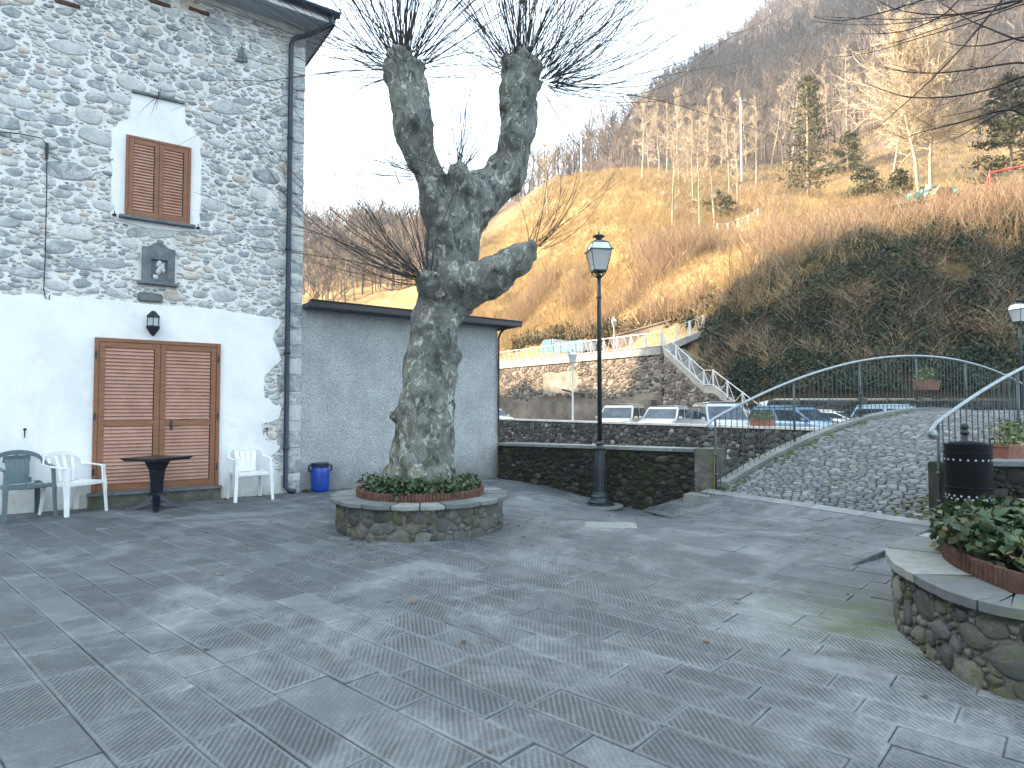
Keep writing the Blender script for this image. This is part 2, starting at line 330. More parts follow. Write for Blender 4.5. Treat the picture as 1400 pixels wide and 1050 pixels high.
def m_paving():
    m, t, b = newmat('ribbed_paving'); q = NT(t)
    c = q.n('ShaderNodeTexCoord'); s = q.n('ShaderNodeSeparateXYZ'); q.l(c.outputs['Object'], s.inputs[0])
    r0 = q.attr(); marg = q.math('GREATER_THAN', r0, 1.5); r = q.math('SUBTRACT', r0, q.math('MULTIPLY', marg, 2))
    ang = q.math('MULTIPLY', q.math('SUBTRACT', q.math('FRACT', q.math('MULTIPLY', r, 7.31)), .5), .34)
    x = q.math('ADD', q.math('ADD', s.outputs[0], q.math('MULTIPLY', r, 1.7)), q.math('MULTIPLY', s.outputs[1], q.math('ADD', ang, .05)))
    wob = q.math('MULTIPLY', q.noise(q.coord(), 9, 2, .5), .012); x = q.math('ADD', x, wob)
    sn = q.math('SINE', q.math('MULTIPLY', x, 2 * math.pi / .027))
    rib = q.math('MULTIPLY', q.math('ADD', sn, 1), .5)
    wn = q.noise(q.coord(), 1.7, 6, .7, .4); wear = q.ramp(wn, [(.48, 1), (.66, .15)])
    plainslab = q.ramp(q.math('FRACT', q.math('MULTIPLY', r, 3.77)), [(.05, .3), (.07, 1)])
    amt = q.math('MULTIPLY', q.math('MULTIPLY', wear, plainslab), q.math('SUBTRACT', 1, q.math('MULTIPLY', marg, .8)))
    base = q.ramp(r, [(0, (.105, .118, .128)), (.4, (.128, .142, .153)), (.7, (.150, .165, .175)), (1, (.12, .133, .138))])
    base = q.mix(1.0, base, q.ramp(q.noise(q.coord(), 6.0, 7, .75), [(.3, .72), (.7, 1.25)]), 'MULTIPLY')
    base = q.mix(1.0, base, q.ramp(q.noise(q.coord(), 60, 4, .8), [(.3, .72), (.7, 1.25)]), 'MULTIPLY')
    groove = q.math('MULTIPLY', q.ramp(rib, [(.2, 1), (.6, 0)]), q.math('MULTIPLY', amt, .66))
    base = q.mix(groove, base, (.035, .040, .046))
    white = q.ramp(q.noise(q.coord(scale=(1, 1, 1)), .75, 8, .72, .6), [(.50, 0), (.70, .62)])
    base = q.mix(white, base, (.36, .385, .395))
    spots = q.ramp(q.noise(q.coord(), 2.6, 3, .6), [(.70, 0), (.76, .5)]); base = q.mix(spots, base, (.48, .52, .53))
    # green film of moss near the right-hand planter and ramp
    d = q.n('ShaderNodeVectorMath', operation='DISTANCE'); q.l(c.outputs['Object'], d.inputs[0]); d.inputs[1].default_value = (2.45, 4.35, 0)
    mo = q.math('MULTIPLY', q.ramp(q.math('MULTIPLY', d.outputs['Value'], .5), [(.05, 1), (.48, 0)]), q.ramp(q.noise(q.coord(), 3, 5, .7), [(.38, 0), (.62, 1)]))
    base = q.mix(q.math('MULTIPLY', mo, .75), base, (.085, .12, .03))
    q.l(base, b.inputs['Base Color'])
    q.l(q.ramp(q.noise(q.coord(), 3, 4, .6), [(.3, .5), (.7, .8)]), b.inputs['Roughness'])
    b.inputs['Specular IOR Level'].default_value = .45
    h = q.math('ADD', q.math('MULTIPLY', q.math('MULTIPLY', rib, amt), 1.0), q.math('MULTIPLY', q.noise(q.coord(), 25, 6, .7), .5))
    q.l(q.bump(h, 1.0, .009), b.inputs['Normal']); return m
M['paving'] = m_paving()
M['joint'] = G('paving_joint', [(0, (.035, .038, .04)), (.6, (.09, .098, .105)), (1, (.15, .16, .165))], nscale=3, mottle=.3, bump=.5, rough=.95)
M['cobble'] = G('cobblestone', [(0, (.058, .066, .072)), (.5, (.10, .11, .118)), (.85, (.155, .167, .175)), (1, (.23, .24, .235))], use='rnd', mottle=.3, mscale=30, bump=.5, bscale=60, rough=.55, spec=.6, moss=((.085, .105, .04), 1.3, .60, .78))
M['cobble_joint'] = G('cobble_joint', [(0, (.018, .022, .02)), (1, (.05, .062, .03))], nscale=2, mottle=.3, bump=.6, rough=.95)
M['moss'] = G('moss', [(0, (.05, .065, .02)), (1, (.12, .14, .045))], nscale=8, mottle=.3, bump=1, bscale=40, bdist=.02, rough=.95)
M['asphalt'] = G('asphalt', [(0, (.045, .045, .047)), (1, (.075, .075, .078))], nscale=1, mottle=.2, mscale=60, bump=.5, bscale=120, rough=.9)
M['water'] = glassy('river_water', (.03, .045, .04), .12)
M['bed'] = G('river_bed', [(0, (.08, .08, .07)), (1, (.22, .21, .19))], nscale=1.5, mottle=.4, mscale=8, bump=1, bscale=5, bdist=.15, rough=.9)

# ---------------------------------------------------------------- stonework
def pack(W, Hh, sizes, aspect, seed, mask=None, gap=.9):
    """dart throwing: sizes = [(radius_lo, radius_hi, tries), ...]"""
    g = np.random.default_rng(seed); X = np.zeros(0); Y = np.zeros(0); Rr = np.zeros(0)
    for lo, hi, tries in sizes:
        cx = g.uniform(0, W, tries); cy = g.uniform(0, Hh, tries); cr = g.uniform(lo, hi, tries)
        bx = []; by = []; br = []
        for x, y, r in zip(cx, cy, cr):
            if mask is not None and not mask(x, y, r): continue
            if len(X) and np.any(((X - x) / aspect) ** 2 + (Y - y) ** 2 < ((Rr + r) * gap) ** 2): continue
            X = np.append(X, x); Y = np.append(Y, y); Rr = np.append(Rr, r)
    return X, Y, Rr
def stones(name, mat, parent, W, Hh, fn, sizes, aspect=1.6, seed=1, grow=1.25, gap=.006, dome=.02, mask=None, K=12, tight=.9, hue=None, kind=None):
    g = np.random.default_rng(seed + 99)
    X, Y, Rr = pack(W, Hh, sizes, aspect, seed, mask, tight)
    V = []; F = []; RN = []
    for i in range(len(X)):
        dx = (X - X[i]) / aspect; dy = Y - Y[i]; D = np.hypot(dx, dy); nb = (D > 0) & (D < Rr[i] * 3 + .3 * Rr.max() + .1)
        ddx, ddy, dd, rr = dx[nb], dy[nb], D[nb], Rr[nb]; bis = dd * Rr[i] / (Rr[i] + rr) - gap / 2
        ph = g.uniform(0, .5); P = []
        a0 = g.normal(0, .12)
        sx = g.uniform(.72, 1.3); ns = g.uniform(.05, .14); px_ = g.uniform(2.4, 5)
        for k in range(K):
            a = 2 * math.pi * (k + ph) / K; ux, uy = math.cos(a), math.sin(a)
            rad = Rr[i] * grow * (1 + g.normal(0, ns)) / (abs(ux) ** px_ + abs(uy) ** px_) ** (1 / px_)
            cs = (ux * ddx + uy * ddy) / dd if len(dd) else np.zeros(0)
            ok = cs > .15
            if ok.any(): rad = min(rad, max(Rr[i] * .45, (bis[ok] / cs[ok]).min()))
            px, py = ux * rad * aspect * sx, uy * rad
            P.append((px * math.cos(a0) - py * math.sin(a0), px * math.sin(a0) + py * math.cos(a0)))
        b = len(V); dm = dome * g.uniform(.55, 1.3) * min(1, Rr[i] / .03 + .3); tx, ty = g.normal(0, .18, 2)
        for (s_, hh) in ((1.0, -.012), (.97, dm * .45), (.80, dm * .95)):
            for (px, py) in P: V.append(fn(X[i] + px * s_, Y[i] + py * s_, hh + (tx * px + ty * py) * s_ * .3 if hh > 0 else hh))
        V.append(fn(X[i], Y[i], dm))
        for ring in range(2):
            for k in range(K): F.append((b + ring * K + k, b + ring * K + (k + 1) % K, b + (ring + 1) * K + (k + 1) % K, b + (ring + 1) * K + k))
        for k in range(K): F.append((b + 2 * K + k, b + 2 * K + (k + 1) % K, b + 3 * K))
        c = hue(X[i], Y[i], g) if hue else g.uniform(0, 1)
        RN += [c] * (3 * K)
    mb = MB(); mb.v = [tuple(p) for p in V]; mb.f = F; mb.r = RN
    return mb.build(name, mat, parent, smooth=True, kind=kind)
def sheet(name, mat, parent, W, Hh, fn, nx, ny, amp=.006, seed=0, kind=None):
    """slightly uneven face"""
    V = []; 
    for j in range(ny + 1):
        for i in range(nx + 1):
            x, y = W * i / nx, Hh * j / ny
            V.append(fn(x, y, amp * mnoise.noise(Vector((x * 2.3 + seed, y * 2.3, seed)))))
    F = [(j * (nx + 1) + i, j * (nx + 1) + i + 1, (j + 1) * (nx + 1) + i + 1, (j + 1) * (nx + 1) + i) for j in range(ny) for i in range(nx)]
    mb = MB(); mb.add(V, F, .5); return mb.build(name, mat, parent, smooth=True, kind=kind)
def wavy_panel(name, mat, parent, poly, toP, out0, out1, seed=0, step=.07, amp=.02, edges=None):
    """poly [(t,z)] with roughened edges, extruded from out0 to out1"""
    P = []
    n = len(poly)
    for i in range(n):
        a, b = poly[i], poly[(i + 1) % n]; L = math.hypot(b[0] - a[0], b[1] - a[1]); k = max(1, int(L / step))
        rough = True if edges is None else edges[i]
        for j in range(k):
            t = a[0] + (b[0] - a[0]) * j / k; z = a[1] + (b[1] - a[1]) * j / k
            if rough and (j > 0):
                t += amp * mnoise.noise(Vector((t * 5, z * 5, seed))) * 1.6; z += amp * mnoise.noise(Vector((z * 5, t * 5, seed + 9))) * 1.6
            P.append((t, z))
    mb = MB(); mb.prism([toP(t, z, out1) for t, z in P], toP(0, 0, out0) - toP(0, 0, out1)); return mb.build(name, mat, parent), P
def in_poly(poly, x, y):
    c = False; j = len(poly) - 1
    for i in range(len(poly)):
        xi, yi = poly[i]; xj, yj = poly[j]
        if (yi > y) != (yj > y) and x < (xj - xi) * (y - yi) / (yj - yi) + xi: c = not c
        j = i
    return c

# ================================================================ THE PLAZA
PA, PB = V2(-.28, 13.02), V2(3.12, 9.93)          # plaza-side face of the left low wall
PW = (PB - PA).normalized(); PN = V2(-PW.y, PW.x)
TOE = [GP(877, 697, -.29), GP(1162, 775)]
def make_paving():
    u = V2(-.743, .669).normalized(); v = V2(u.y, -u.x) * -1
    mb = MB(); g = random.Random(3)
    row = -9.0
    while row < 15:
        wd = g.choice([.19, .22, .24, .27, .30]); s = -12 + g.uniform(0, .6)
        while s < 16:
            L = g.uniform(.42, .78)
            c = u * (s + L / 2) + V2(-u.y, u.x) * (-(row + wd / 2)) if False else u * (s + L / 2) + V2(u.y, -u.x) * (row + wd / 2)
            ok = True
            rel = c - S2
            if rel.dot(d2) > .55 or (c - PA).dot(PN) > .5: ok = False
            if (c - C0).dot(w1) < -.5: ok = False
            if c.y < -3.5 or c.x > 9 or c.x < -11: ok = False
            if ok:
                n_ = V2(u.y, -u.x); z = g.gauss(0, .0018); tx, ty = g.gauss(0, .002), g.gauss(0, .002)
                hu, hv = L / 2 - .0025, wd / 2 - .0025
                e = .005
                P = []
                for (k, dz) in ((0, -.03), (0, -.004), (e, 0), (.017, 0)):
                    for (su, sv) in ((-1, -1), (1, -1), (1, 1), (-1, 1)):
                        p = c + u * (su * (hu - k)) + n_ * (sv * (hv - k)); p.z = z + dz + tx * su + ty * sv + plaza_z(p.x, p.y)
                        P.append(p)
                mb.add(P, [(0, 1, 5, 4), (1, 2, 6, 5), (2, 3, 7, 6), (3, 0, 4, 7), (4, 5, 9, 8), (5, 6, 10, 9), (6, 7, 11, 10), (7, 4, 8, 11)], (rv_ := g.random()) + 2); mb.add(P[8:], [(0, 1, 5, 4), (1, 2, 6, 5), (2, 3, 7, 6), (3, 0, 4, 7)], rv_ + 2); mb.add(P[12:], [(0, 1, 2, 3)], rv_)
            s += L
        row += wd
    o = mb.build('plaza', M['paving'], kind='structure')
    bm = bmesh.new(); bm.from_mesh(o.data)
    bmesh.ops.bisect_plane(bm, geom=bm.verts[:] + bm.edges[:] + bm.faces[:], plane_co=PA + PN * .15, plane_no=PN, clear_outer=True)
    pc = RV(.18, 0); bmesh.ops.bisect_plane(bm, geom=bm.verts[:] + bm.edges[:] + bm.faces[:], plane_co=pc, plane_no=d2, clear_outer=True)
    pc = H(0, 0, -.05); bmesh.ops.bisect_plane(bm, geom=bm.verts[:] + bm.edges[:] + bm.faces[:], plane_co=pc, plane_no=-w1, clear_outer=True)
    bm.to_mesh(o.data); bm.free()
make_paving()
mb = MB(); V = []; nx = 70
for j in range(nx + 1):
    for i in range(nx + 1):
        x, y = -15 + 26 * i / nx, -13 + 27.5 * j / nx; V.append((x, y, plaza_z(x, y) - .010))
mb.add(V, [(j * (nx + 1) + i, j * (nx + 1) + i + 1, (j + 1) * (nx + 1) + i + 1, (j + 1) * (nx + 1) + i) for j in range(nx) for i in range(nx)], .5)
o = mb.build('plaza_bed', M['joint'], smooth=True, kind='structure'); bm = bmesh.new(); bm.from_mesh(o.data)
for co, no in ((PA + PN * .16, PN), (RV(.19, 0), d2)): bmesh.ops.bisect_plane(bm, geom=bm.verts[:] + bm.edges[:] + bm.faces[:], plane_co=co, plane_no=no, clear_outer=True)
bm.to_mesh(o.data); bm.free()
mb = MB(); mb.prism([p - UPV * .5 for p in (RV(.18, 16), RV(.18, 5.2), PB + PN * .15, PA + PN * .15, V2(-13.5, 20.5), V2(-16, -14), V2(11, -14))], UPV * -3); mb.build('river_bank', M['bed'], kind='structure')
mb = MB(); mb.add([(-900, -900, -3.6), (900, -900, -3.6), (900, 1400, -3.6), (-900, 1400, -3.6)], [(0, 1, 2, 3)]); mb.build('ground', M['bed'], kind='structure')
mb = MB(); mb.add([RV(.1, 40, -3.2), RV(FA, 40, -3.2), RV(FA, -70, -3.2), RV(.1, -70, -3.2)], [(0, 1, 2, 3)]); mb.build('river', M['water'], kind='structure')

# ---------------------------------------------------------------- ramp up to the bridge
def deck_z(t): return 1.37 - .0324 * (t - 6.06) ** 2
BL, BR = 5.37, 8.52
RH = 1.08
def make_ramp():
    A0, A1 = TOE; B0, B1 = RV(.0, BL - .12, .18), RV(.0, BR + .04, .18)
    mb = MB(); g = random.Random(11); n = 9; m_ = 8
    def pt(i, j):
        a = A0.lerp(B0, i); b = A1.lerp(B1, i); p = a.lerp(b, j)
        z0 = A0.z + (A1.z - A0.z) * j; p.z = z0 + (.182 - z0) * i ** 1.05 + .006 - (.02 * (i - 1) / .03 * 0 if i > 1 else 0); return p
    for i in range(m_ - 1):
        j = 0.0; off = g.uniform(0, .12)
        js = [0.0]
        while js[-1] < 1: js.append(min(1, js[-1] + g.uniform(.13, .23)))
        if len(js) > 2 and js[-1] - js[-2] < .05: js.pop(-2)
        for k in range(len(js) - 1):
            i0, i1 = i / (m_ - 1) * .88, (i + 1) / (m_ - 1) * .88; j0, j1 = js[k] + .0012, js[k + 1] - .0012; e = .002
            z = g.gauss(0, .0012)
            Q = [pt(i0 + e, j0), pt(i0 + e, j1), pt(i1 - e, j1), pt(i1 - e, j0)]
            Q = [q_ + UPV * z for q_ in Q]; mb.add([q_ - UPV * .02 for q_ in Q] + Q, [(4, 5, 6, 7), (0, 1, 5, 4), (1, 2, 6, 5), (2, 3, 7, 6), (3, 0, 4, 7)], g.random())
    mb.build('ramp', M['paving'], kind='structure')
    mb = MB(); V = []
    top = [[pt(i / 8, j) - UPV * .008 for i in range(9)] for j in (0, 1)]
    bot = [[Vector((p.x, p.y, -.4)) for p in r] for r in top]
    V = top[0] + top[1] + bot[0] + bot[1]; F = []
    for i in range(8): F += [(i, i + 1, 9 + i + 1, 9 + i), (i, 18 + i, 18 + i + 1, i + 1), (9 + i, 9 + i + 1, 27 + i + 1, 27 + i)]
    F += [(8, 26, 35, 17)]
    mb.add(V, F, .5); mb.build('ramp_bed', M['joint'], kind='structure')
    # stone slab border where the cobbles begin
    mb = MB(); js = [0, .17, .36, .55, .76, 1]
    for k in range(5):
        Q = [pt(.885, js[k] + .002), pt(.885, js[k + 1] - .002), pt(1.0, js[k + 1] - .002), pt(1.0, js[k] + .002)]
        Q = [q_ + UPV * .004 for q_ in Q]; mb.add([q_ - UPV * .03 for q_ in Q] + Q, [(4, 5, 6, 7), (0, 1, 5, 4), (1, 2, 6, 5), (2, 3, 7, 6), (3, 0, 4, 7)], .4 + .1 * (k % 3))
    mb.build('ramp_kerb', G('kerb_stone', [(0, (.17, .185, .195)), (1, (.27, .285, .29))], nscale=3, mottle=.3, mscale=20, bump=.5, rough=.8), kind='structure')
make_ramp()

# ---------------------------------------------------------------- bridge
bridge = empty('stone_bridge', RV(5.7, 6.9, 0), label='humpbacked stone footbridge paved with rounded cobbles, spanning the river', cat='bridge')
def make_bridge():
    N = 40; T = [SPAN * i / N for i in range(N + 1)]
    mb = MB()   # body with an arched underside
    bl, br = BL - .06, BR + .06
    def under(t):
        x = (t - SPAN / 2) / 4.9; return -3.2 if abs(x) >= 1 else -3.2 + (deck_z(SPAN / 2) - .55 + 3.2) * math.sqrt(1 - x * x)
    V = []
    for t in T:
        zt = deck_z(t) - .02; zb = min(under(t), zt - .3)
        V += [RV(.0 + t, bl, zt), RV(t, br, zt), RV(t, bl, zb), RV(t, br, zb)]
    F = []
    for i in range(N):
        a = 4 * i; b = a + 4; F += [(a, b, b + 1, a + 1), (a, a + 2, b + 2, b), (a + 1, b + 1, b + 3, a + 3), (a + 2, a + 3, b + 3, b + 2)]
    F += [(0, 1, 3, 2), (4 * N, 4 * N + 2, 4 * N + 3, 4 * N + 1)]
    mb.add(V, F, .5); mb.build('body', M['cobble_joint'], bridge)
    g = random.Random(5); mb = MB(); t = .015; K = 8
    while t < SPAN - .1:
        wd = g.uniform(.046, .062); b = BL + .10 + g.uniform(0, .06)
        while b < BR - .12:
            L = g.uniform(.085, .17)
            c_t = t + wd / 2 + g.gauss(0, .004); rz = g.uniform(-.1, .1); dm = g.uniform(.007, .015)
            P = []; 
            for (s_, h) in ((1, -.014), (.9, dm * .6), (.55, dm)):
                for k in range(K):
                    a = 2 * math.pi * k / K; ca, sa = math.cos(a), math.sin(a)
                    ra = 1 / (abs(ca) ** 4 + abs(sa) ** 4) ** (1 / 4)
                    x = ca * ra * (L / 2 - .003) * s_; y = sa * ra * (wd / 2 - .002) * s_
                    x, y = x - y * rz, y + x * rz
                    P.append(RV(c_t + y, b + L / 2 + x, deck_z(c_t + y) + h))
            F = [(q_ * K + k, q_ * K + (k + 1) % K, (q_ + 1) * K + (k + 1) % K, (q_ + 1) * K + k) for q_ in range(2) for k in range(K)] + [tuple(2 * K + k for k in range(K))]
            mb.add(P, F, g.random()); b += L + g.uniform(.0, .006)
        t += wd + .004
    mb.build('cobbles', M['cobble'], bridge, smooth=True)
    # kerb stones on both edges
    for nm, bb in (('kerb', BL - .10), ('kerb', BR - .12)):
        mb = MB(); t = .15
        while t < SPAN - .05:
            L = min(g.uniform(.5, .9), SPAN - t); n = 4
            for i in range(n):
                ta, tb = t + (L - .008) * i / n, t + (L - .008) * (i + 1) / n
                mb.obox(RV(ta, bb, deck_z(ta) - .1), RV(tb, bb, deck_z(tb)) - RV(ta, bb, deck_z(ta)), w2 * .22, UPV * .165, r=.3 + .4 * g.random())
            t += L
        mb.build(nm, M['cap_stone'], bridge)
    # spandrel stones facing the plaza-right side
    stones('spandrel_stones', M['dark_stone'], bridge, SPAN - .5, 4.6, lambda x, y, h: RV(.25 + x, BR + .06 + h, deck_z(.25 + x) - .14 - y), [(.10, .16, 500), (.05, .09, 1600)], seed=41, grow=1.4, gap=.012, dome=.03, mask=lambda x, y, r: deck_z(.25 + x) - .14 - y > under(.25 + x) + .15)
make_bridge()
# moss cushions along the left kerb
mb = MB(); g = random.Random(8)
for i in range(260):
    t = g.uniform(.0, 5.0); b = BL + .13 + abs(g.gauss(0, .09)) * (1.4 if t < 2.5 else .6); r = g.uniform(.012, .04)
    mb.lathe([(r, 0), (r * .9, r * .25), (r * .5, r * .42), (.001, r * .5)], RV(t, b, deck_z(t) + .004), n=7, r=g.random(), cap=False)
for i in range(120):
    t = g.uniform(.0, .5); b = BR - .15 - abs(g.gauss(0, .25)); r = g.uniform(.012, .035)
    mb.lathe([(r, 0), (r * .9, r * .2), (r * .5, r * .35), (.001, r * .4)], RV(t, b, deck_z(t) + .003), n=7, r=g.random(), cap=False)
tag(mb.build('moss', M['moss'], smooth=True, kind='stuff'), 'cushions of green moss between the cobbles along the bridge kerb', 'moss')

# ---------------------------------------------------------------- railings
def make_railing(bb, t1, label, flip):
    L = RV(0, bb, 0); root = empty('bridge_railing', RV(0.05, bb, deck_z(0)), label=label, cat='railing', group=None)
    g = random.Random(int(bb * 10))
    def rz(t): return deck_z(t) + RH
    # handrail with a curled end
    mb = MB(); pts = [RV(-.10, bb, rz(-.1) - .11), RV(-.13, bb, rz(-.1) - .075), RV(-.10, bb, rz(-.1) - .03), RV(0.0, bb, rz(0))]
    t = .2
    while t < t1: pts.append(RV(t, bb, rz(t))); t += .25
    pts.append(RV(t1, bb, rz(t1))); mb.tube(pts, .021, 8)
    mb.lathe([(.001, -.055), (.035, -.04), (.05, 0), (.035, .04), (.001, .055)], RV(-.08, bb, rz(-.1) - .085), n=12)
    mb.build('handrail', M['rail_steel'], root, smooth=True)
    npost = 7
    for i in range(npost):
        t = .03 + (t1 - .06) * i / (npost - 1); mb = MB(); z0 = deck_z(t) - (.05 if i else .02)
        mb.tube([RV(t, bb, z0), RV(t, bb, rz(t))], .0175, 8)
        for zz in (.22, .52): mb.lathe([(.019, -.02), (.03, -.012), (.03, .012), (.019, .02)], RV(t, bb, z0 + zz * 1.0 + .02), n=10, cap=False)
        mb.build('post', M['bar_steel'], root, smooth=True)
    n = int(t1 / .125); mbs = []
    for i in range(1, n):
        t = t1 * i / n
        mb = MB(); mb.tube([RV(t, bb, deck_z(t) + .02), RV(t, bb, rz(t) - .01)], .0068, 5)
        mb.build('bar', M['bar_steel'], root)
    return root
make_railing(BL, SPAN - .3, 'long curved steel railing on the upstream edge of the footbridge, behind the cobbles', 0)
make_railing(BR, SPAN - .3, 'steel railing with a curled end beside the black litter bin, near edge of the footbridge', 1)

# ---------------------------------------------------------------- low river walls
def make_parapet(p0, p1, z0, z1, label, thick=.34, seed=20, mat='dark_stone', capm='cap_stone', capout=.055):
    L = (p1 - p0).length; wv = (p1 - p0).normalized(); nv = V2(-wv.y, wv.x)
    Q = lambda a, b, z=0.0: p0 + nv * a + wv * b + UPV * z
    root = empty('parapet_wall', Q(0, L / 2), label=label, cat='wall')
    def top(b): return z0 + (z1 - z0) * b / L
    mb = MB(); P = [Q(0, 0, -.5), Q(0, L, -.5), Q(0, L, top(L)), Q(0, 0, top(0))]
    mb.prism(P, nv * thick); mb.build('core', M['dark_mortar'], root)
    stones('stonework', M[mat], root, L, 1.35, lambda x, y, h: Q(-h, x, y - .4), [(.05, .075, 350), (.028, .045, 2600), (.014, .024, 7000)], aspect=1.45, seed=seed, grow=1.5, gap=.012, dome=.028, mask=lambda x, y, r: y - .4 + r < top(x) - .02 and r < x < L - r)
    mb = MB(); g = random.Random(seed); b = 0
    while b < L - .01:
        l = min(g.uniform(.7, 1.1), L - b); l = L - b if L - b - l < .3 else l
        mb.obox(Q(-capout, b + .003, top(b)), wv * (l - .006) + UPV * (top(b + l) - top(b)), nv * (thick + .1), UPV * .055, r=.3 + .7 * g.random()); b += l
    mb.build('coping', M[capm], root, bevel=.006)
    return root, Q, L
p1, Q1, L1 = make_parapet(PA, PB - PW * .30, .66, .72, 'low dark mossy stone wall with a flat coping, between the rendered annex and the footbridge')
mb = MB(); mb.obox(Q1(-.03, L1 + .003, -.5), PW * .33, PN * .42, UPV * 1.285, r=.2); mb.build('end_pillar', M['planter_mortar'], p1, bevel=.012)
e = PB - PN * .04
mb = MB(); mb.obox(Q1(-.36, L1 - .02, -.2), PW * .42, PN * .30, UPV * .30, r=.8); tag(mb.build('stone_step', M['cap_stone'], bevel=.01), 'small grey stone block at the foot of the wall pillar, left of the ramp', 'stone block')
mb = MB(); mb.obox(Q1(-.034, L1 + .335, .16), PW * .018, PN * .03, UPV * .60, r=.2); tag(mb.build('metal_strip', plain('yellow_strip', (.42, .36, .05), rough=.6)), 'narrow yellow metal strip on the edge of the wall pillar beside the railing', 'edge strip')
RP = RV(.04, BR + .10)
p2, Q2, L2 = make_parapet(RP + V2(.24, 0), RP + V2(4.0, -.35), .80, .80, 'dark stone wall on the right behind the black litter bin', seed=31)
mb = MB(); mb.obox(RP + V2(-.02, -.04) + UPV * -.1, V2(.255, -.01), V2(.03, .42), UPV * .92, r=.2); mb.build('end_pillar', M['dark_mortar'], p2, bevel=.012)
mb = MB(); mb.obox(RP + V2(-.12, -.32) + UPV * .10, V2(.42, -.04), V2(.03, .26), UPV * .085, r=.3); tag(mb.build('stone_step', M['cap_stone'], bevel=.01), 'flat grey stone block at the top right of the ramp, below the litter bin', 'stone block')

# ---------------------------------------------------------------- far river wall
def far_wall():
    a = FA; b0, b1, zc = -26.0, 16.0, .73
    root = empty('river_wall', RV(a, -8, 0), label='long stone river wall with a pale coping, in front of the parked cars', cat='wall')
    # interrupted by the bridge landing
    for (q0, q1) in ((b0, BL - .1), (BR + .1, b1)):
        mb = MB(); mb.prism([RV(a, q0, -3.3), RV(a, q1, -3.3), RV(a, q1, zc), RV(a, q0, zc)], d2 * .35); mb.build('core', M['far_mortar'], root)
        mb = MB(); mb.obox(RV(a - .06, q0, zc), w2 * (q1 - q0), d2 * .47, UPV * .09); mb.build('coping', M['pale_cap'], root, bevel=.01)
        stones('stonework', M['far_stone'], root, q1 - q0, 2.3, lambda x, y, h, q0=q0: RV(a - h, q0 + x, zc - .02 - y), [(.085, .12, int(60 * (q1 - q0))), (.05, .075, int(200 * (q1 - q0))), (.03, .045, int(200 * (q1 - q0)))], aspect=1.4, seed=51, grow=1.5, gap=.015, dome=.035, K=8, mask=lambda x, y, r: y > r, hue=lambda x, y, g: g.uniform(0, .93) if g.random() < .97 else 1)
far_wall()
# car park ground
mb = MB(); mb.prism([RV(FA + .3, -28, 0.0), RV(FA + .3, 20, 0.0), V2(60, 10), V2(60, 34), V2(30, 34), V2(13, 33), V2(9.9, 43), V2(-3, 60), V2(-14, 76)], UPV * -3.5); mb.build('car_park', M['asphalt'], kind='structure')
mb = MB(); mb.prism([RV(FA + .05, BL - .3, .42), RV(FA + .05, BR + .3, .42), RV(SPAN + .6, BR + .3, .42), RV(SPAN + .6, BL - .3, .42)], UPV * -3); 
mb.add([RV(SPAN + .6, BL - .3, .42), RV(SPAN + .6, BR + .3, .42), RV(16, BR + .6, .01), RV(16, BL - .6, .01)], [(0, 1, 2, 3)])
mb.build('landing', M['cobble_joint'], kind='structure')
mb = MB(); mb.prism([RV(.02, BL - .1, .15), RV(.02, BR + .1, .15), RV(.35, BR + .1, .15), RV(.35, BL - .1, .15)], UPV * -2); mb.build('abutment', M['dark_mortar'], kind='structure')

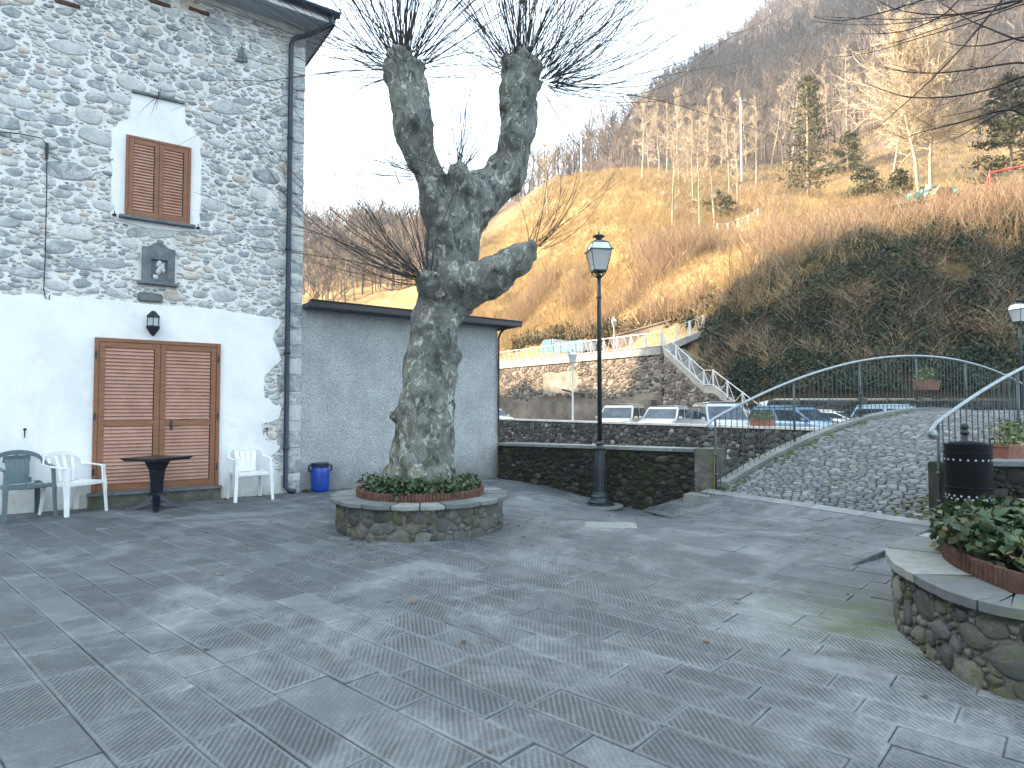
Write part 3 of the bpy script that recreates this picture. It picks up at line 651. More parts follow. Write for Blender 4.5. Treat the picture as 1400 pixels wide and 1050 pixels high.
# ================================================================ HOUSE
house = empty('stone_house', H(0, 0), label='two-storey rubble stone house with whitewashed ground floor and brown shutters', cat='house')
HZ = 7.97; HL = 9.0
def make_house():
    # masonry body
    mb = MB(); mb.prism([H(0, -.05, 0), H(HL, -.05, 0), H(HL, HZ, 0), H(0, HZ, 0)], -w1 * 9.0); mb.build('masonry', M['mortar'], house)
    # plaster area on the ground floor with a ragged edge
    tl, zl = HP(0, 400); tr, zr = HP(382, 436)
    q = [HP(x, y) for x, y in ((385, 440), (372, 462), (384, 492), (360, 516), (362, 545), (385, 556), (381, 572), (357, 580), (360, 600), (383, 610), (366, 628), (372, 640), (384, 650))]
    poly = q + [(q[-1][0], -.04), (HL, -.04), (HL, zl)] + [HP(x, y) for x, y in ((0, 402), (60, 404), (130, 408), (200, 416), (280, 421), (340, 430))]
    _, pl = wavy_panel('plaster', M['plaster'], house, poly, H, -.01, .030, seed=3, amp=.022)
    # plaster surround of the upper window
    wq = [HP(x, y) for x, y in ((152, 178), (178, 160), (180, 128), (252, 142), (254, 170), (274, 190), (275, 240), (272, 318), (200, 312), (152, 298))]
    _, wp = wavy_panel('window_surround', M['plaster'], house, wq, H, -.01, .022, seed=13, amp=.018)
    nq = [HP(x, y) for x, y in ((190, 334), (242, 338), (242, 394), (188, 388))]
    brick = HP(222, 60)
    def mask(x, y, r):
        t, z = x - .0, y
        for (dx, dy) in ((0, 0), (r * 1.2, 0), (-r * 1.2, 0), (0, r * .9), (0, -r * .9)):
            if in_poly(pl, t + dx, z + dy) or in_poly(wp, t + dx, z + dy) or in_poly(nq, t + dx, z + dy): return False
        return r * 2.4 < t < 6.6
    def hue(x, y, g):
        v = g.uniform(0, .86)
        if g.random() < .09: v = g.uniform(.9, 1)
        t, z = x, y
        if (1.3 < t < 2.3 and 2.9 < z < 4.2 and g.random() < .45): v = g.uniform(.88, 1)   # warm stones round the niche
        return v
    stones('stonework', M['house_stone'], house, 6.6, HZ - .05, lambda x, y, h: H(x, y, h), [(.075, .125, 110), (.045, .07, 1200), (.022, .040, 9000), (.009, .018, 26000)], aspect=2.0, seed=2, grow=1.18, gap=.008, dome=.016, mask=mask, K=11, tight=1.06, hue=hue)
    # squared quoins at the corner
    g = random.Random(4); mb = MB(); z = 0.02
    while z < HZ - .2:
        hh = g.uniform(.13, .30); L = g.uniform(.20, .42); mb.obox(H(L, z, -.3), d1 * (L + .004), w1 * (.30 + g.uniform(.008, .03)), UPV * (hh - .015), r=g.uniform(.2, .85)); z += hh
    mb.build('quoins', M['house_stone'], house, bevel=.012)
    # brick fragments high on the wall
    mb = MB()
    for (px, py, ln) in ((75, 3, .30), (205, 3, .28), (258, 14, .3)):
        t, z = HP(px, py); mb.obox(H(t, z, -.02), d1 * ln, w1 * .045, UPV * .06, r=.9)
    mb.build('brick', M['terracotta'], house, bevel=.006)
    # long slab lintel over the window and the small triangular slab
    a, b = HP(180, 127), HP(252, 144)
    mb = MB(); mb.prism([H(a[0], a[1], -.01), H(b[0], b[1], -.01), H(b[0], b[1] + .035, -.01), H(a[0], a[1] + .035, -.01)], w1 * .075); mb.build('lintel_slab', M['slate'], house)
    for (A_, B_, C_) in (((322, 84), (330, 63), (331, 86)), ((330, 63), (338, 86), (332, 86))):
        P = [HP(*A_), HP(*B_), HP(*C_)]; mb = MB(); mb.prism([H(p[0], p[1], -.01) for p in P], w1 * .06); mb.build('triangle_slab', M['slate'], house)
    # eaves: front overhang .53, side .32
    oe, os_ = .53, .32
    zt = HZ
    mb = MB(); mb.prism([H(-os_, zt, oe), H(HL + .3, zt, oe), H(HL + .3, zt, -9.4), H(-os_, zt, -9.4)], UPV * .05); mb.build('soffit', M['soffit'], house)
    mb = MB(); mb.obox(H(HL + .3, zt - .03, oe), d1 * (HL + .3 + os_), w1 * .025, UPV * .15); mb.build('fascia', M['fascia'], house)
    mb = MB(); mb.obox(H(-os_, zt - .03, oe), -w1 * 9.9, d1 * .03, UPV * .15); mb.build('verge_board', M['gutter'], house)
    # wall plate moulding below the soffit
    mb = MB(); mb.obox(H(HL, zt - .09, .0), d1 * HL, w1 * .05, UPV * .088); mb.build('cornice', M['mortar'], house)
    # roof, low pitch hip
    zr_ = zt + 1.9; mb = MB()
    e = [H(-os_ - .03, zt + .13, oe + .05), H(HL + .3, zt + .13, oe + .05), H(HL + .3, zt + .13, -9.45), H(-os_ - .03, zt + .13, -9.45)]
    r0, r1 = H(4.6, zr_, -4.3), H(6, zr_, -4.5)
    mb.add([p - UPV * .07 for p in e] + e + [r0, r1], [(0, 1, 2, 3), (0, 4, 5, 1), (1, 5, 6, 2), (2, 6, 7, 3), (3, 7, 4, 0), (4, 8, 9, 5), (5, 9, 6), (6, 9, 8, 7), (7, 8, 4)]); mb.build('roof', M['rooftile'], house)
    # half-round gutter along the front
    mb = MB(); V = []; n = 8
    zc = zt + .12; gc = oe + .025 + .075
    pr = []
    for k in range(n + 1):
        a = math.pi + math.pi * k / n; pr.append((gc + .075 * math.cos(a), zc + .075 * math.sin(a)))
    pr += [(x_ + (gc - x_) * .08, z_ + .004) for x_, z_ in reversed(pr)]
    V = [H(HL + .3, z_, o_) for o_, z_ in pr] + [H(-os_ - .06, z_, o_) for o_, z_ in pr]; k = len(pr)
    mb.add(V, [(i, (i + 1) % k, (i + 1) % k + k, i + k) for i in range(k)] + [tuple(range(k, 2 * k))]); mb.build('gutter', M['gutter'], house, smooth=False)
    # downpipe
    tp = HP(392, 400)[0]; mb = MB()
    mb.tube([H(-os_ + .06, zt + .06, gc), H(-os_ + .07, zt - .08, gc - .02), H(-.05, zt - .17, .36), H(tp - .02, zt - .26, .10), H(tp, zt - .36, .075), H(tp, 3.0, .075), H(tp, .12, .075), H(tp - .05, .05, .11), H(tp - .13, .035, .17)], .042, 10)
    for z in (.75, 2.35, 4.1, 6.0): mb.lathe([(.043, -.02), (.052, -.02), (.052, .02), (.043, .02)], H(tp, z, .075), n=12, cap=False); mb.obox(H(tp + .012, z - .012, 0), d1 * -.0 + d1 * .024, w1 * .07, UPV * .024)
    mb.build('downpipe', M['gutter'], house, smooth=True)
make_house()
def louvre_leaf(parent, t_hi, t_lo, z0, z1, out, panels, name='shutter_leaf', st=.075, rail=.08, nslat_h=.052, hinge_left=True):
    """t_hi is the left edge (larger t). frame + slatted panels, each slat a tilted board"""
    mb = MB(); th = .042
    W = t_hi - t_lo
    mb.obox(H(t_hi, z0, out), d1 * st, w1 * th, UPV * (z1 - z0)); mb.obox(H(t_lo + st, z0, out), d1 * st, w1 * th, UPV * (z1 - z0))
    zs = [z0] + panels + [z1]
    rails = [(z0, z0 + rail * 1.25)] + [(p - rail * .55, p + rail * .55) for p in panels] + [(z1 - rail, z1)]
    for (a, b) in rails: mb.obox(H(t_hi - st - .001, a, out + .001), d1 * (W - 2 * st - .002 + .004), w1 * (th - .002), UPV * (b - a))
    leaf = mb.build(name, M['wood'], parent, bevel=.004)
    mb = MB(); g = random.Random(int(t_hi * 100))
    for i in range(len(rails) - 1):
        a, b = rails[i][1], rails[i + 1][0]; n = max(1, int(round((b - a) / nslat_h))); s = (b - a) / n
        for k in range(n):
            zz = a + s * k; 
            mb.obox(H(t_hi - st + .004, zz + .004, out + .034), d1 * (W - 2 * st - .008), w1 * -.026 + UPV * (s * 1.05), UPV * .007 + w1 * .007, r=g.random())
    mb.build('louvres', M['wood_slat'], leaf)
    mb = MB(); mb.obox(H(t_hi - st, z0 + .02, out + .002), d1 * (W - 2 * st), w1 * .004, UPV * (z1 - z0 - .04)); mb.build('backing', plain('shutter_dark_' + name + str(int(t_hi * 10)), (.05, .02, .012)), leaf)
    return leaf
def make_openings():
    # door
    tl = HP(127, 560)[0]; tr = HP(299, 560)[0]; z1 = HP(213, 466)[1]; z0 = HP(213, 668)[1]
    door = empty('shutter_door', H((tl + tr) / 2, z0)); door.parent = house; door.matrix_parent_inverse = house.matrix_basis.inverted()
    mb = MB(); f = .055; mb.obox(H(tl, z0, .031), d1 * f, w1 * .055, UPV * (z1 - z0)); mb.obox(H(tr + f, z0, .031), d1 * f, w1 * .055, UPV * (z1 - z0)); mb.obox(H(tl - f - .0, z1 - f, .032), d1 * (tl - tr - 2 * f), w1 * .055, UPV * f); mb.build('door_frame', M['wood'], door, bevel=.004)
    mid = (tl + tr) / 2; zm = HP(213, 578)[1]
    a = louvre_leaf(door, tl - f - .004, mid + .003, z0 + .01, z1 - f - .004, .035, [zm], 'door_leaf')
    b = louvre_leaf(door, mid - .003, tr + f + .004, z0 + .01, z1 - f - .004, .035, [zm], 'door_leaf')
    mb = MB(); t_, z_ = HP(233, 582); mb.obox(H(t_ + .02, z_ - .06, .078), d1 * .035, w1 * .01, UPV * .14); mb.tube([H(t_, z_, .085), H(t_, z_, .125), H(t_ - .12, z_, .125)], .009, 6); mb.build('handle', M['iron'], b)
    for tt in (tl - .02, tr + .03):
        for zz in (z1 - .25, zm + .1, z0 + .3): mb = MB(); mb.tube([H(tt, zz - .05, .092), H(tt, zz + .05, .092)], .011, 6); mb.build('hinge', M['iron'], door)
    mb = MB(); mb.obox(H(tl + .05, z0 - .045, -.0), d1 * (tl - tr + .10), w1 * .13, UPV * .04); mb.build('threshold', M['slate'], door, bevel=.006)
    mb = MB(); mb.obox(H(tl + .04, -.02, -.0), d1 * (tl - tr + .08), w1 * .075, UPV * (z0 - .028)); mb.build('step', M['planter_mortar'], door)
    # upper window
    tl = HP(171, 240)[0]; tr = HP(260, 250)[0]; z1 = HP(171, 185)[1]; z0 = HP(171, 295)[1]
    win = empty('shutter_window', H((tl + tr) / 2, z0)); win.parent = house; win.matrix_parent_inverse = house.matrix_basis.inverted()
    f = .04; mb = MB(); mb.obox(H(tl, z0, .022), d1 * f, w1 * .045, UPV * (z1 - z0)); mb.obox(H(tr + f, z0, .022), d1 * f, w1 * .045, UPV * (z1 - z0)); mb.obox(H(tl - f, z1 - f, .023), d1 * (tl - tr - 2 * f), w1 * .045, UPV * f); mb.build('window_frame', M['wood'], win, bevel=.003)
    mid = (tl + tr) / 2
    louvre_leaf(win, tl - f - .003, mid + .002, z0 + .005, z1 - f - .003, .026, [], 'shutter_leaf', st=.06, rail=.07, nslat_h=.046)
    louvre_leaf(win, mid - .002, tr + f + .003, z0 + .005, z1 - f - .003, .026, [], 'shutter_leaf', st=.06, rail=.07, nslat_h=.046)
    mb = MB(); mb.obox(H(tl + .07, z0 - .05, -.0), d1 * (tl - tr + .14), w1 * .14, UPV * .04); mb.build('window_sill', M['slate'], win, bevel=.006)
    for (px, py) in ((156, 294), (270, 312)):
        t_, z_ = HP(px, py); mb = MB(); mb.tube([H(t_, z_, .02), H(t_, z_, .06), H(t_, z_ + .05, .06)], .008, 5); mb.box(H(t_, z_ - .01, .055), (.05, .03, .03)); mb.build('shutter_catch', M['iron'], win)
    # votive niche
    n = [HP(*p) for p in ((193, 384), (238, 389), (240, 345), (232, 342), (227, 335), (217, 332), (207, 335), (203, 341), (194, 342))]
    cx = (n[0][0] + n[1][0]) / 2
    il, ir = HP(206, 380)[0], HP(228, 380)[0]; iz0, iz1 = HP(217, 383)[1], HP(217, 356)[1]
    niche = empty('wall_niche', H(cx, n[0][1])); niche.parent = house; niche.matrix_parent_inverse = house.matrix_basis.inverted()
    zb = n[0][1]; L, Rr_ = n[0][0], n[1][0]; zsh = n[3][1]; ztop = n[5][1]
    mb = MB()
    mb.obox(H(L, zb, -.01), d1 * (L - il), w1 * .07, UPV * (zsh - zb)); mb.obox(H(ir, zb, -.01), d1 * (ir - Rr_), w1 * .07, UPV * (zsh - zb)); mb.obox(H(il, zb, -.009), d1 * (il - ir), w1 * .069, UPV * (iz0 - zb))
    poly = []
    for k in range(17):
        x = k / 16; t_ = L + (Rr_ - L) * x; u_ = abs(x - .5) * 2; z_ = zsh + (ztop - zsh) * (0 if u_ > .8 else (math.cos(u_ / .8 * math.pi) * .5 + .5)) ; poly.append((t_, z_))
    mb.prism([H(Rr_, zsh - .0, .06), H(ir, iz1, .06), H(il, iz1, .06), H(L, zsh, .06)][::1] if False else [H(ir, iz1, .061), H(il, iz1, .061), H(il, zsh, .061), H(ir, zsh, .061)], -w1 * .07)
    mb.prism([H(L, zsh, .063)] + [H(t_, z_, .063) for t_, z_ in poly[1:-1]] + [H(Rr_, zsh, .063)], -w1 * .07)
    mb.build('niche_frame', M['slate'], niche, bevel=0)
    mb = MB(); mb.obox(H(il, iz0, .001), d1 * (il - ir), w1 * .01, UPV * (iz1 - iz0)); mb.build('niche_back', M['cap_stone'], niche)
    # worn pale relief inside: soft draped lump forms
    mb = MB(); g = random.Random(2); 
    for k in range(9):
        t_ = il + (ir - il) * g.uniform(.2, .8); z_ = iz0 + (iz1 - iz0) * g.uniform(.1, .85); r = g.uniform(.02, .05)
        mb.lathe([(.001, -r * 1.4), (r * .7, -r * .8), (r, 0), (r * .6, r * .9), (.001, r * 1.3)], H(t_, z_, .012 + r * .2), n=8, r=g.random())
    mb.build('relief', plain('worn_marble', (.55, .57, .60), rough=.7, var=.2), niche, smooth=True)
    a, b = HP(187, 383), HP(243, 393)
    mb = MB(); mb.obox(H(a[0], zb - .05, -.01), d1 * (a[0] - b[0]), w1 * .13, UPV * .04); mb.build('niche_sill', M['slate'], niche, bevel=.006)
    a = HP(188, 402); mb = MB(); mb.obox(H(a[0], HP(188, 412)[1], -.02), d1 * .33, w1 * .07, UPV * .14); mb.build('stone_block', M['cap_stone'], house, bevel=.02)
make_openings()
# loose fixtures on the facade
mb = MB(); P = [HP(*p) for p in ((-40, 178), (0, 182), (30, 185), (58, 191), (64, 200))]
mb.tube([H(t, z, .05) for t, z in P], .008, 5); P = [HP(*p) for p in ((64, 200), (64, 260), (62, 350), (60, 395), (62, 408), (67, 410), (68, 404))]
mb.tube([H(t, z, .045) for t, z in P], .007, 5); t, z = HP(64, 207); mb.obox(H(t + .02, z - .12, .03), d1 * .04, w1 * .035, UPV * .22)
tag(mb.build('wall_cable', M['iron']), 'thin dark cable running along and down the stone wall left of the upper window', 'cable')
mb = MB()
t, z = HP(216, 133)
for (dx, dz) in ((-.02, .12), (.03, .1), (-.26, -.38), (-.10, -.36), (-.06, -.2), (-.04, -.28), (.04, -.05)): mb.tube([H(t, z, .08), H(t - dx * .5, z + dz * .5, .14), H(t - dx, z + dz, .16)], [.004, .003, .0015], 4)
tag(mb.build('dry_twigs', M['shoot_dark']), 'tuft of dark dry stems hanging from the slab above the upper window', 'dry plant')
for (px, py, lb) in ((34, 592, 'small iron wall hook above the green chair'), (364, 590, 'small iron wall hook near the corner quoins, above the right-hand chair')):
    t, z = HP(px, py); mb = MB(); mb.tube([H(t, z + .05, .025), H(t, z + .04, .06), H(t, z - .03, .05), H(t, z - .06, .07)], .008, 5); mb.box(H(t, z + .05, .035), (.03, .02, .03)); tag(mb.build('wall_hook', M['iron']), lb, 'hook')
t, z = HP(318, 580); mb = MB(); mb.obox(H(t + .05, z - .035, .028), d1 * .10, w1 * .012, UPV * .07); tag(mb.build('wall_socket', M['chair_white'], bevel=.003), 'small white box on the plaster right of the shuttered door', 'socket')
def wall_lantern():
    t, z = HP(208, 444); o = empty('wall_lantern', H(t, z, .03), label='small dark hexagonal lantern on the white wall above the shuttered door', cat='wall lamp')
    c = H(t, 0, .13); zz = lambda v: HP(208, v)[1]
    mb = MB(); mb.lathe([(.001, zz(461)), (.03, zz(459)), (.10, zz(450)), (.105, zz(448)), (.09, zz(447))], c, n=6); mb.build('base', M['iron'], o)
    mb = MB(); mb.lathe([(.098, zz(435.5)), (.10, zz(434)), (.06, zz(430)), (.05, zz(429)), (.03, zz(427)), (.001, zz(426))], c, n=6); mb.build('cap', M['lamp_metal'], o)
    mb = MB()
    for k in range(6): a = 2 * math.pi * k / 6; p = c + V2(.085 * math.cos(a), .085 * math.sin(a)); mb.tube([p + UPV * zz(447.5), p + UPV * zz(435.5)], .006, 4)
    mb.obox(H(t + .03, zz(452), .03), d1 * .06, w1 * .02, UPV * .12); mb.tube([H(t, zz(450), .04), H(t, zz(452), .1)], .012, 6); mb.build('cage', M['iron'], o)
    m, tr, b = newmat('lantern_glass'); b.inputs['Base Color'].default_value = (.8, .83, .85, 1); b.inputs['Roughness'].default_value = .25; b.inputs['Transmission Weight'].default_value = .55
    mb = MB(); mb.lathe([(.076, zz(447)), (.078, zz(436))], c, n=6); mb.build('glass', m, o); return m
M['lglass'] = wall_lantern()

# ---------------------------------------------------------------- rendered annex
annex = empty('rendered_annex', SH(2, 0), label='low pebble-dashed grey annex behind the plane tree, with a thin dark flat roof', cat='building')
def make_annex():
    SL = 4.04; z1 = 3.12
    mb = MB(); mb.prism([SH(0.003, -.05, -.02), SH(SL, -.05, -.02), SH(SL, z1, -.02), SH(0.003, z1, -.02)], -w1 * 4.2); mb.build('wall_core', M['plaster_dash'], annex)
    sheet('wall', M['plaster_dash'], annex, SL - .003, z1 + .05, lambda x, y, h: SH(.003 + x, y - .05, h - .005), 60, 45, .012, 4)
    mb = MB(); mb.prism([SH(.01, z1, .32), SH(SL + .32, z1 - .03, .32), SH(SL + .32, z1 + .045, .32), SH(.01, z1 + .075, .32)], -w1 * 4.8); mb.build('roof', M['rooftile'], annex)
    mb = MB(); mb.obox(SH(.02, z1 - .0, .321), d1 * (SL + .33) - UPV * .03, w1 * .07, UPV * .10); mb.obox(SH(.02, z1 + .1, .321), d1 * (SL + .33) - UPV * .03, w1 * .10, UPV * .02); mb.build('gutter', M['shed_gutter'], annex, bevel=.006)
    mb = MB(); mb.tube([SH(SL + .05, z1 - .02, .25), SH(SL + .04, z1 - .14, .05), SH(SL - .0, z1 - .25, .035), SH(SL, .95, .035), SH(SL + .02, .82, .06)], .022, 8); mb.build('drain_pipe', M['shed_gutter'], annex, smooth=True)
make_annex()

# ================================================================ TERRAIN
COLS = {   # picture column -> [(distance, picture row)] read off the photograph; rows become heights
 380: [(100, 500), (101, 484), (112, 430), (150, 352), (175, 345), (260, 420)],
 560: [(72, 560), (72.6, 495), (78, 470), (90, 420), (115, 360), (140, 345), (260, 420)],
 640: [(62.3, 560), (62.9, 497), (68, 480), (80, 420), (105, 340), (125, 312), (160, 320), (300, 420)],
 700: [(58, 560), (58.7, 497), (64, 485), (74, 430), (92, 350), (106, 292), (125, 272), (160, 290), (300, 400)],
 760: [(53.2, 560), (53.8, 492), (59, 480), (68, 420), (84, 330), (98, 262), (108, 240), (130, 250), (300, 380)],
 800: [(49.8, 560), (50.4, 487), (55, 478), (64, 420), (78, 330), (90, 262), (96, 238), (115, 240), (150, 225), (300, 300)],
 850: [(46.0, 560), (46.6, 480), (51, 470), (58, 420), (68, 340), (80, 285), (90, 240), (105, 236), (150, 205), (220, 215), (400, 330)],
 905: [(42.0, 560), (42.7, 473), (46.5, 455), (51, 425), (60, 350), (72, 295), (84, 248), (105, 235), (150, 175), (220, 140), (300, 150), (450, 240)],
 950: [(38.5, 560), (42.5, 458), (45.5, 440), (48, 410), (56, 350), (66, 312), (80, 268), (98, 240), (140, 190), (220, 120), (300, 105), (450, 180)],
 1000: [(35.0, 558), (38, 500), (41, 425), (43, 395), (50, 365), (60, 325), (72, 292), (88, 262), (110, 225), (150, 180), (240, 110), (320, 72), (450, 110)],
 1060: [(32.2, 545), (35, 480), (37.5, 420), (39.5, 375), (46, 340), (58, 305), (70, 280), (85, 255), (105, 225), (150, 165), (250, 80), (340, 25), (450, 40)],
 1110: [(31.6, 545), (34, 480), (36, 410), (38, 362), (45, 335), (56, 305), (68, 285), (80, 262), (95, 235), (120, 180), (180, 100), (300, 10), (400, -25), (500, 0)],
 1180: [(31.0, 545), (33.2, 480), (35, 400), (37, 345), (44, 322), (55, 300), (65, 285), (76, 262), (86, 225), (100, 180), (150, 100), (300, -40), (400, -80)],
 1250: [(30.5, 545), (33, 470), (34.6, 390), (36.4, 330), (43, 312), (54, 298), (63, 285), (74, 250), (84, 205), (100, 150), (150, 60), (300, -90), (400, -140)],
 1330: [(30.0, 545), (32.5, 470), (34.2, 380), (36, 316), (43, 302), (54, 290), (64, 270), (78, 225), (92, 180), (110, 130), (160, 40), (300, -120), (400, -180)],
 1400: [(29.5, 545), (32, 460), (34, 370), (36, 303), (43, 292), (54, 282), (64, 262), (80, 215), (100, 155), (130, 90), (200, -30), (400, -220)],
 1700: [(27, 545), (30, 460), (32, 370), (34, 300), (43, 285), (54, 270), (64, 250), (80, 200), (100, 140), (130, 70), (200, -60), (400, -260)],
 2100: [(24, 545), (27, 460), (29, 370), (31, 290), (43, 265), (64, 230), (100, 120), (200, -80), (400, -300)],
}
CU = sorted(COLS); CP = {}
for u in CU:
    ys = [c[0] for c in COLS[u]]; zs = [AT(u, c[1], c[0]).z for c in COLS[u]]
    CP[u] = (np.array(ys), np.array(zs))
def frontier(u): return float(np.interp(u, CU, [CP[k][0][0] for k in CU]))
def terrain_z(x, y, rough=True):
    u = x / y * FPX + 700
    u = min(max(u, CU[0]), CU[-1] - .01)
    i = max(k for k in range(len(CU) - 1) if CU[k] <= u); ua, ub = CU[i], CU[i + 1]; f = (u - ua) / (ub - ua)
    A, B = CP[ua], CP[ub]; f0 = A[0][0] * (1 - f) + B[0][0] * f
    if y < f0: return None
    # shear so that the foot lines match between columns
    def val(P):
        return float(np.interp(P[0][0] + (y - f0) * (1 if y - f0 < 8 else 1), P[0], P[1]))
    z = val(A) * (1 - f) + val(B) * f
    if rough:
        k = min(1, max(0, (y - f0 - .5) / 4)); far = min(1, max(0, (y - 90) / 150))
        z += k * (mnoise.noise(Vector((x * .11, y * .11, 3))) * (1.0 + 5 * far) + mnoise.noise(Vector((x * .35, y * .35, 8))) * .55 + mnoise.noise(Vector((x * 1.1, y * 1.1, 1))) * .22)
        if y < 48: z += min(1, max(0, (y - f0 - .3) / 1.5)) * .75 * mnoise.noise(Vector((x * .55, y * .9, 21)))
    return z
def make_hills():
    us = np.concatenate([np.arange(380, 640, 8), np.arange(640, 1460, 4), np.arange(1460, 2100, 16)])
    offs = np.concatenate([[0, .35, .7], np.arange(1.1, 12, .45), np.arange(12, 60, 1.2), np.arange(60, 130, 3.5), np.arange(130, 420, 10)])
    V = []; nu, no = len(us), len(offs)
    for u in us:
        f0 = frontier(u)
        for o in offs:
            y = f0 + o + 1e-4; x = (u - 700) / FPX * y; V.append((x, y, terrain_z(x, y)))
    V = np.array(V); I = np.arange(nu * no).reshape(nu, no)
    F = np.stack([I[:-1, :-1], I[1:, :-1], I[1:, 1:], I[:-1, 1:]], -1).reshape(-1, 4)
    m, t, b = newmat('hillside_ground'); q = NT(t); vec = q.coord()
    grass = q.ramp(q.noise(vec, .22, 7, .7), [(.32, (.17, .10, .05)), (.45, (.32, .205, .10)), (.56, (.42, .30, .14)), (.68, (.25, .21, .085))])
    grass = q.mix(1.0, grass, q.ramp(q.noise(vec, 2.2, 6, .75), [(.3, .65), (.7, 1.25)]), 'MULTIPLY')
    wood = q.ramp(q.noise(vec, .12, 7, .7), [(.35, (.075, .058, .048)), (.6, (.14, .11, .09))])
    c = q.n('ShaderNodeTexCoord'); sx = q.n('ShaderNodeSeparateXYZ'); q.l(c.outputs['Object'], sx.inputs[0])
    n = q.math('MULTIPLY', q.noise(vec, .06, 4, .6), 40)
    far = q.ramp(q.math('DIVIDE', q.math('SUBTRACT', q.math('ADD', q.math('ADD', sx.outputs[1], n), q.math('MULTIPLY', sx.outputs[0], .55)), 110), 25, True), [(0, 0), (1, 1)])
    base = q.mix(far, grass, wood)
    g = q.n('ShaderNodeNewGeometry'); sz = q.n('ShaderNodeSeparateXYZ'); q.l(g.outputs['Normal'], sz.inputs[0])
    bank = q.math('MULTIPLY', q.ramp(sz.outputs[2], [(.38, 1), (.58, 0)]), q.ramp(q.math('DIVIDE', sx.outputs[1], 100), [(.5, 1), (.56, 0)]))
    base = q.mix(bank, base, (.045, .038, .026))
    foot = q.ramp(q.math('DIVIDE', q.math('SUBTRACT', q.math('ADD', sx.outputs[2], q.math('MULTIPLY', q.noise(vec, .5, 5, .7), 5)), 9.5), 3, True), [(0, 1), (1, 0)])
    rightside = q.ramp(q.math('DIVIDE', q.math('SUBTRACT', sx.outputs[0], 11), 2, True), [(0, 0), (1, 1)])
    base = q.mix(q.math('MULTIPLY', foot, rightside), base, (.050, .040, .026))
    q.l(base, b.inputs['Base Color']); b.inputs['Roughness'].default_value = 1; b.inputs['Specular IOR Level'].default_value = .1
    q.l(q.bump(q.noise(vec, 1.5, 8, .75), 1.0, .35), b.inputs['Normal'])
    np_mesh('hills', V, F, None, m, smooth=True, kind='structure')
make_hills()
# unseen ridge added to the west, crest shaped to shade square and bank
def make_west_shade_ridge():
    sv = Vector((sunv.x, sunv.y, 0)).normalized(); pv = V2(-sv.y, sv.x); pv = pv if pv.y > 0 else -pv
    def crest(q):
        pts = [(-160, 70), (-60, 66), (0, 64), (34, 60), (38, 58), (40, 57), (42.8, 54), (44.4, 42), (56, 37), (70, 28), (90, 16), (120, 8)]
        return float(np.interp(q, [p[0] for p in pts], [p[1] for p in pts])) + 1.3 * mnoise.noise(Vector((q * .25, 0, 5))) + .8 * mnoise.noise(Vector((q * .8, 0, 2)))
    V = []; qs = np.arange(-160, 121, 1.0); ls = [34, 42, 50, 58, 66, 72, 80, 95, 130, 200, 320]
    for q_ in qs:
        h = crest(q_)
        for L in ls:
            k = {34: -.06, 42: .12, 50: .35, 58: .62, 66: .88, 72: 1.0, 80: .98, 95: .9, 130: .8, 200: .6, 320: .3}[L]
            p = sv * L + pv * q_; V.append((p.x, p.y, h * k + (mnoise.noise(Vector((p.x * .08, p.y * .08, 1))) * 2 if L not in (66, 72) else 0)))
    nq, nl = len(qs), len(ls); I = np.arange(nq * nl).reshape(nq, nl)
    F = np.stack([I[:-1, :-1], I[1:, :-1], I[1:, 1:], I[:-1, 1:]], -1).reshape(-1, 4)
    np_mesh('hills', np.array(V), F, None, G('shade_ridge', [(0, (.06, .055, .04)), (1, (.14, .12, .08))], nscale=.1, mottle=.3, mscale=1, bump=.5, bscale=1, bdist=.4, rough=1), smooth=True, kind='structure')
make_west_shade_ridge()
def make_northwest_shade_ridge():  # second unseen ridge, added to keep sun off the far forest slope
    sv = Vector((sunv.x, sunv.y, 0)).normalized(); pv = V2(-sv.y, sv.x); pv = pv if pv.y > 0 else -pv
    V = []; qs = np.arange(120, 560, 8.0); ls = [(0, -.02), (22, .3), (42, .65), (62, 1), (90, .97), (160, .8), (280, .4)]
    for q_ in qs:
        h = float(np.interp(q_, [120, 146, 166, 520, 560], [0, 60, 300, 395, 350])) + 10 * mnoise.noise(Vector((q_ * .04, 1, 5)))
        for L, k in ls: L = L + 20 + .54 * q_; p = sv * L + pv * q_; V.append((p.x, p.y, h * k))
    nq, nl = len(qs), len(ls); I = np.arange(nq * nl).reshape(nq, nl); F = np.stack([I[:-1, :-1], I[1:, :-1], I[1:, 1:], I[:-1, 1:]], -1).reshape(-1, 4)
    np_mesh('hills', np.array(V), F, None, bpy.data.materials['shade_ridge'], smooth=True, kind='structure')
make_northwest_shade_ridge()

